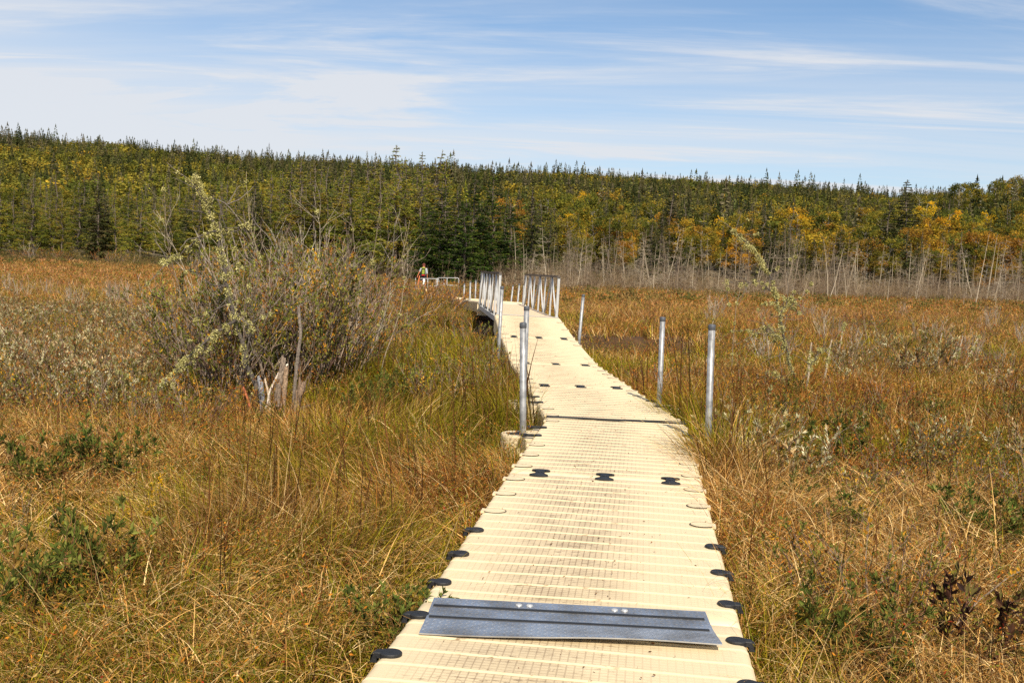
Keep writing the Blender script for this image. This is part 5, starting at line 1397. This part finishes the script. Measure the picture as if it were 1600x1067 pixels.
# ------------------------------------------------------------------ sedge and grass
TAN = np.array([col(204, 164, 100), col(184, 138, 76), col(228, 196, 138), col(154, 108, 56), col(198, 152, 86)])
GRN = np.array([col(136, 130, 28), col(106, 108, 24), col(160, 146, 36), col(90, 94, 22), col(172, 150, 44)])
ORB = np.array([col(176, 116, 52), col(186, 124, 58), col(146, 92, 44), col(196, 140, 72), col(126, 80, 40)])
DRK = np.array([col(84, 54, 32), col(66, 46, 30), col(104, 68, 40)])
def blades(mb, g, n, y0, y1, width, hmin, hmax, segs, margin=0.60, lay=0.0, colmode='mix', stiff=0.0, clump=1.0):
    # positions, thinned by clumps and kept off the deck
    m = int(n * 1.9); yy = np.sqrt(g.uniform(y0 ** 2, y1 ** 2, m)); xx = g.uniform(-margin, margin, m) * yy
    cn = vnoise(xx * 2.6 + 40, yy * 2.6, 3) * 0.6 + vnoise(xx * 6.5, yy * 6.5, 4) * 0.4
    keep = g.random(m) < np.clip(0.30 + (cn - 0.38) * 2.4 * clump, 0.07, 1)
    dpath = path_dist(xx, yy)
    keep &= (dpath > 0.80) & (creek(xx, yy) < 0.25)
    for i_, sd_ in ((3, -1),):
        w_ = br_world(i_, sd_); keep &= np.hypot(xx - w_.x, yy - w_.y) > 0.17
    wl = br_world(3, -1); keep &= ~((np.hypot(xx - wl.x + 0.08, yy - wl.y + 0.35) < 0.40) & (g.random(m) < 0.55))
    keep &= yy < edge(xx / yy) + 3
    xx, yy, cn, dpath = xx[keep][:n], yy[keep][:n], cn[keep][:n], dpath[keep][:n]; n = len(xx)
    s = xx / yy; px = 800 + F * s
    hm = 0.40 + 0.70 * fbm(xx / 1.7, yy / 1.7, 8) + 0.55 * (cn - 0.35)
    long_ = np.clip(1.5 - np.abs(dpath - 1.8) / 1.2, 0, 1) * (xx < np.interp(yy, path_pts[:, 1], path_pts[:, 0])) * (yy > 5.5) + 0.5 * np.clip((fbm(xx / 2.2 + 30, yy / 2.2, 91) - 0.58) * 8, 0, 1)
    long_ = np.clip(long_, 0, 1)
    h = g.uniform(hmin, hmax, n) * hm * (1 + 0.5 * long_)
    h = h * np.where((dpath < 1.3), np.where(xx > np.interp(yy, path_pts[:, 1], path_pts[:, 0]), 1.28, 1.0), 1.0)
    w2 = br_world(4, -1); h = h * np.where((np.hypot(xx - w2.x, yy - w2.y + 0.45) < 0.6) & (xx < w2.x + 0.25), 1.7, 1.0)
    for q_ in (3, 4):
        w3 = br_world(q_, 1); h = h * np.where((np.hypot(xx - w3.x, yy - w3.y + 0.4) < 0.6) & (xx > w3.x - 0.25), 1.3, 1.0)
    # lean: swirl field plus scatter
    th = fbm(xx / 1.1, yy / 1.1, 12) * 9 + g.normal(size=n) * (1.8 - 1.2 * long_)
    a0 = g.uniform(0.02, 0.75, n) * (1 - stiff) + lay; bend = g.uniform(0.2, 2.4, n) * (1 - 0.35 * long_) * (1 - stiff) * np.where(g.random(n) < 0.3, 1.3, 0.8)
    dirx, diry = np.cos(th), np.sin(th)
    pos = np.stack([xx, yy, terrain(xx, yy) - 0.02 + (lay > 0.5) * g.uniform(0.02, 0.30, n) * hm], 1)
    fa = g.uniform(0, np.pi, n); wx, wy = np.cos(fa), np.sin(fa)
    wd = width * g.uniform(0.6, 1.4, n) * (1 + (yy - y0) / max(y0, 4) * 0.8)
    rows = []; cur = pos.copy(); st = h / segs
    for k in range(segs + 1):
        f = k / segs; ww = (wd * (1 - f * 0.88) * 0.5)[:, None] * np.stack([wx, wy, np.zeros(n)], 1)
        rows += [cur - ww, cur + ww]
        ang = a0 + bend * (f + 0.5 / segs) ** 1.3
        cur = cur + np.stack([np.sin(ang) * dirx, np.sin(ang) * diry, np.cos(ang)], 1) * st[:, None]
        if lay <= 0.5: cur[:, 2] = np.maximum(cur[:, 2], pos[:, 2] + 0.04)
    V = np.stack(rows, 1).reshape(-1, 3); R_ = 2 * (segs + 1)
    base = (np.arange(n) * R_)[:, None, None]; kk = (np.arange(segs) * 2)[None, :, None]
    Q = (base + kk + np.array([0, 1, 3, 2])[None, None]).reshape(-1, 4)
    # colour fields
    far_ = np.clip((yy - 22) / 40, 0, 1)
    gn = fbm(xx / 2.6 + 7, yy / 2.6, 31, 3) + 0.10 * np.exp(-((px - 600) / 170) ** 2) * (yy > 7) * (yy < 18) + 0.05 * (px < 800) - 0.03 * ((px > 1150) & (yy > 8))
    gn = gn + 0.10 * np.exp(-((dpath - 0.9) / 0.5) ** 2)
    pg = np.clip((gn - 0.44) * 5.0, 0.18, 0.88) * (1 - 0.75 * np.clip((yy - 36) / 40, 0, 1)) 
    on = fbm(xx / 3.5 + 70, yy / 3.5, 55, 3) + 0.10 * ((px > 1000) & (yy > 9)) + 0.3 * far_
    po = np.clip((on - 0.50) * 4, 0.06, 0.80)
    r1 = g.random(n); r2 = g.random(n)
    c = TAN[g.integers(0, 5, n)].copy()
    io = r2 < po; c[io] = ORB[g.integers(0, 5, n)][io]
    ig = r1 < pg; c[ig] = GRN[g.integers(0, 5, n)][ig]
    idk = g.random(n) < 0.20; c[idk] = DRK[g.integers(0, 3, n)][idk]
    c = c * (1 - 0.5 * far_[:, None]) + np.array(col(178, 138, 96)) * 0.5 * far_[:, None]
    if colmode == 'tan': c = TAN[g.integers(0, 5, n)] * 1.05
    if colmode == 'dark': c = DRK[g.integers(0, 3, n)]
    c = c * (0.52 + 0.96 * g.random((n, 1)) ** 1.1)
    cv = np.repeat(c, R_, 0).reshape(n, R_, 3)
    mb.add(V, Q, None, cv.reshape(-1, 3))
gr = MB(); g = np.random.default_rng(2024)
blades(gr, g, 165000, 2.6, 9.5, 0.0042, 0.12, 0.44, 5, clump=1.6)
blades(gr, g, 52000, 2.6, 9.5, 0.0035, 0.15, 0.45, 5, lay=0.7, colmode='tan', clump=1.2)
blades(gr, g, 240000, 9.5, 21, 0.0065, 0.20, 0.52, 4)
blades(gr, g, 60000, 9.5, 21, 0.006, 0.25, 0.5, 3, lay=0.95)
blades(gr, g, 190000, 21, 52, 0.016, 0.28, 0.58, 3)
blades(gr, g, 170000, 52, 120, 0.045, 0.28, 0.6, 2, clump=0.5)
blades(gr, g, 60000, 100, 172, 0.09, 0.28, 0.6, 2, clump=0.5)
blades(gr, g, 2200, 3.0, 14, 0.0045, 0.40, 0.75, 7, colmode='tan')
blades(gr, g, 1800, 3.0, 16, 0.0065, 0.45, 0.75, 4, colmode='dark', stiff=0.8)
# small leaves, seed heads and dead flecks caught in the sedge
def flecks(mb, g, n, y0, y1, ln):
    yy = np.sqrt(g.uniform(y0 ** 2, y1 ** 2, n)); xx = g.uniform(-0.6, 0.6, n) * yy
    c_ = fbm(xx / 1.3 + 9, yy / 1.3, 66, 3); k = (path_dist(xx, yy) > 0.82) & (creek(xx, yy) < 0.2) & (g.random(n) < np.clip((c_ - 0.38) * 5, 0.05, 1))
    xx, yy, c_ = xx[k], yy[k], c_[k]; n = len(xx)
    P = np.stack([xx, yy, terrain(xx, yy) + g.uniform(0.05, 0.42, n) * (0.6 + 0.8 * c_)], 1)
    pc_ = np.array([col(120, 112, 44), col(96, 98, 40), col(150, 104, 48), col(186, 120, 44), col(128, 84, 46), col(170, 140, 84), col(82, 86, 36), col(150, 60, 36)])
    leaves(mb, P, g.normal(size=(n, 3)) + [0, 0, 0.5], ln * g.uniform(0.5, 1.4, n), ln * 0.36 * g.uniform(0.6, 1.3, n), pc_[g.choice(8, n, p=[.2, .2, .17, .08, .15, .1, .08, .02])] * g.uniform(0.7, 1.25, (n, 1)), g, 0.08)
flecks(gr, g, 110000, 2.6, 10, 0.026)
flecks(gr, g, 150000, 10, 26, 0.040)
flecks(gr, g, 130000, 26, 70, 0.085)
flecks(gr, g, 120000, 60, 125, 0.17)
tag(link('grass', gr.mesh('grass', M_grass)), 'tan, olive and rusty sedge covering the open bog', 'grass', kind='stuff')
print('grass verts', gr.n, 'forest', far.n, 'objects', len(S.objects), cnt)
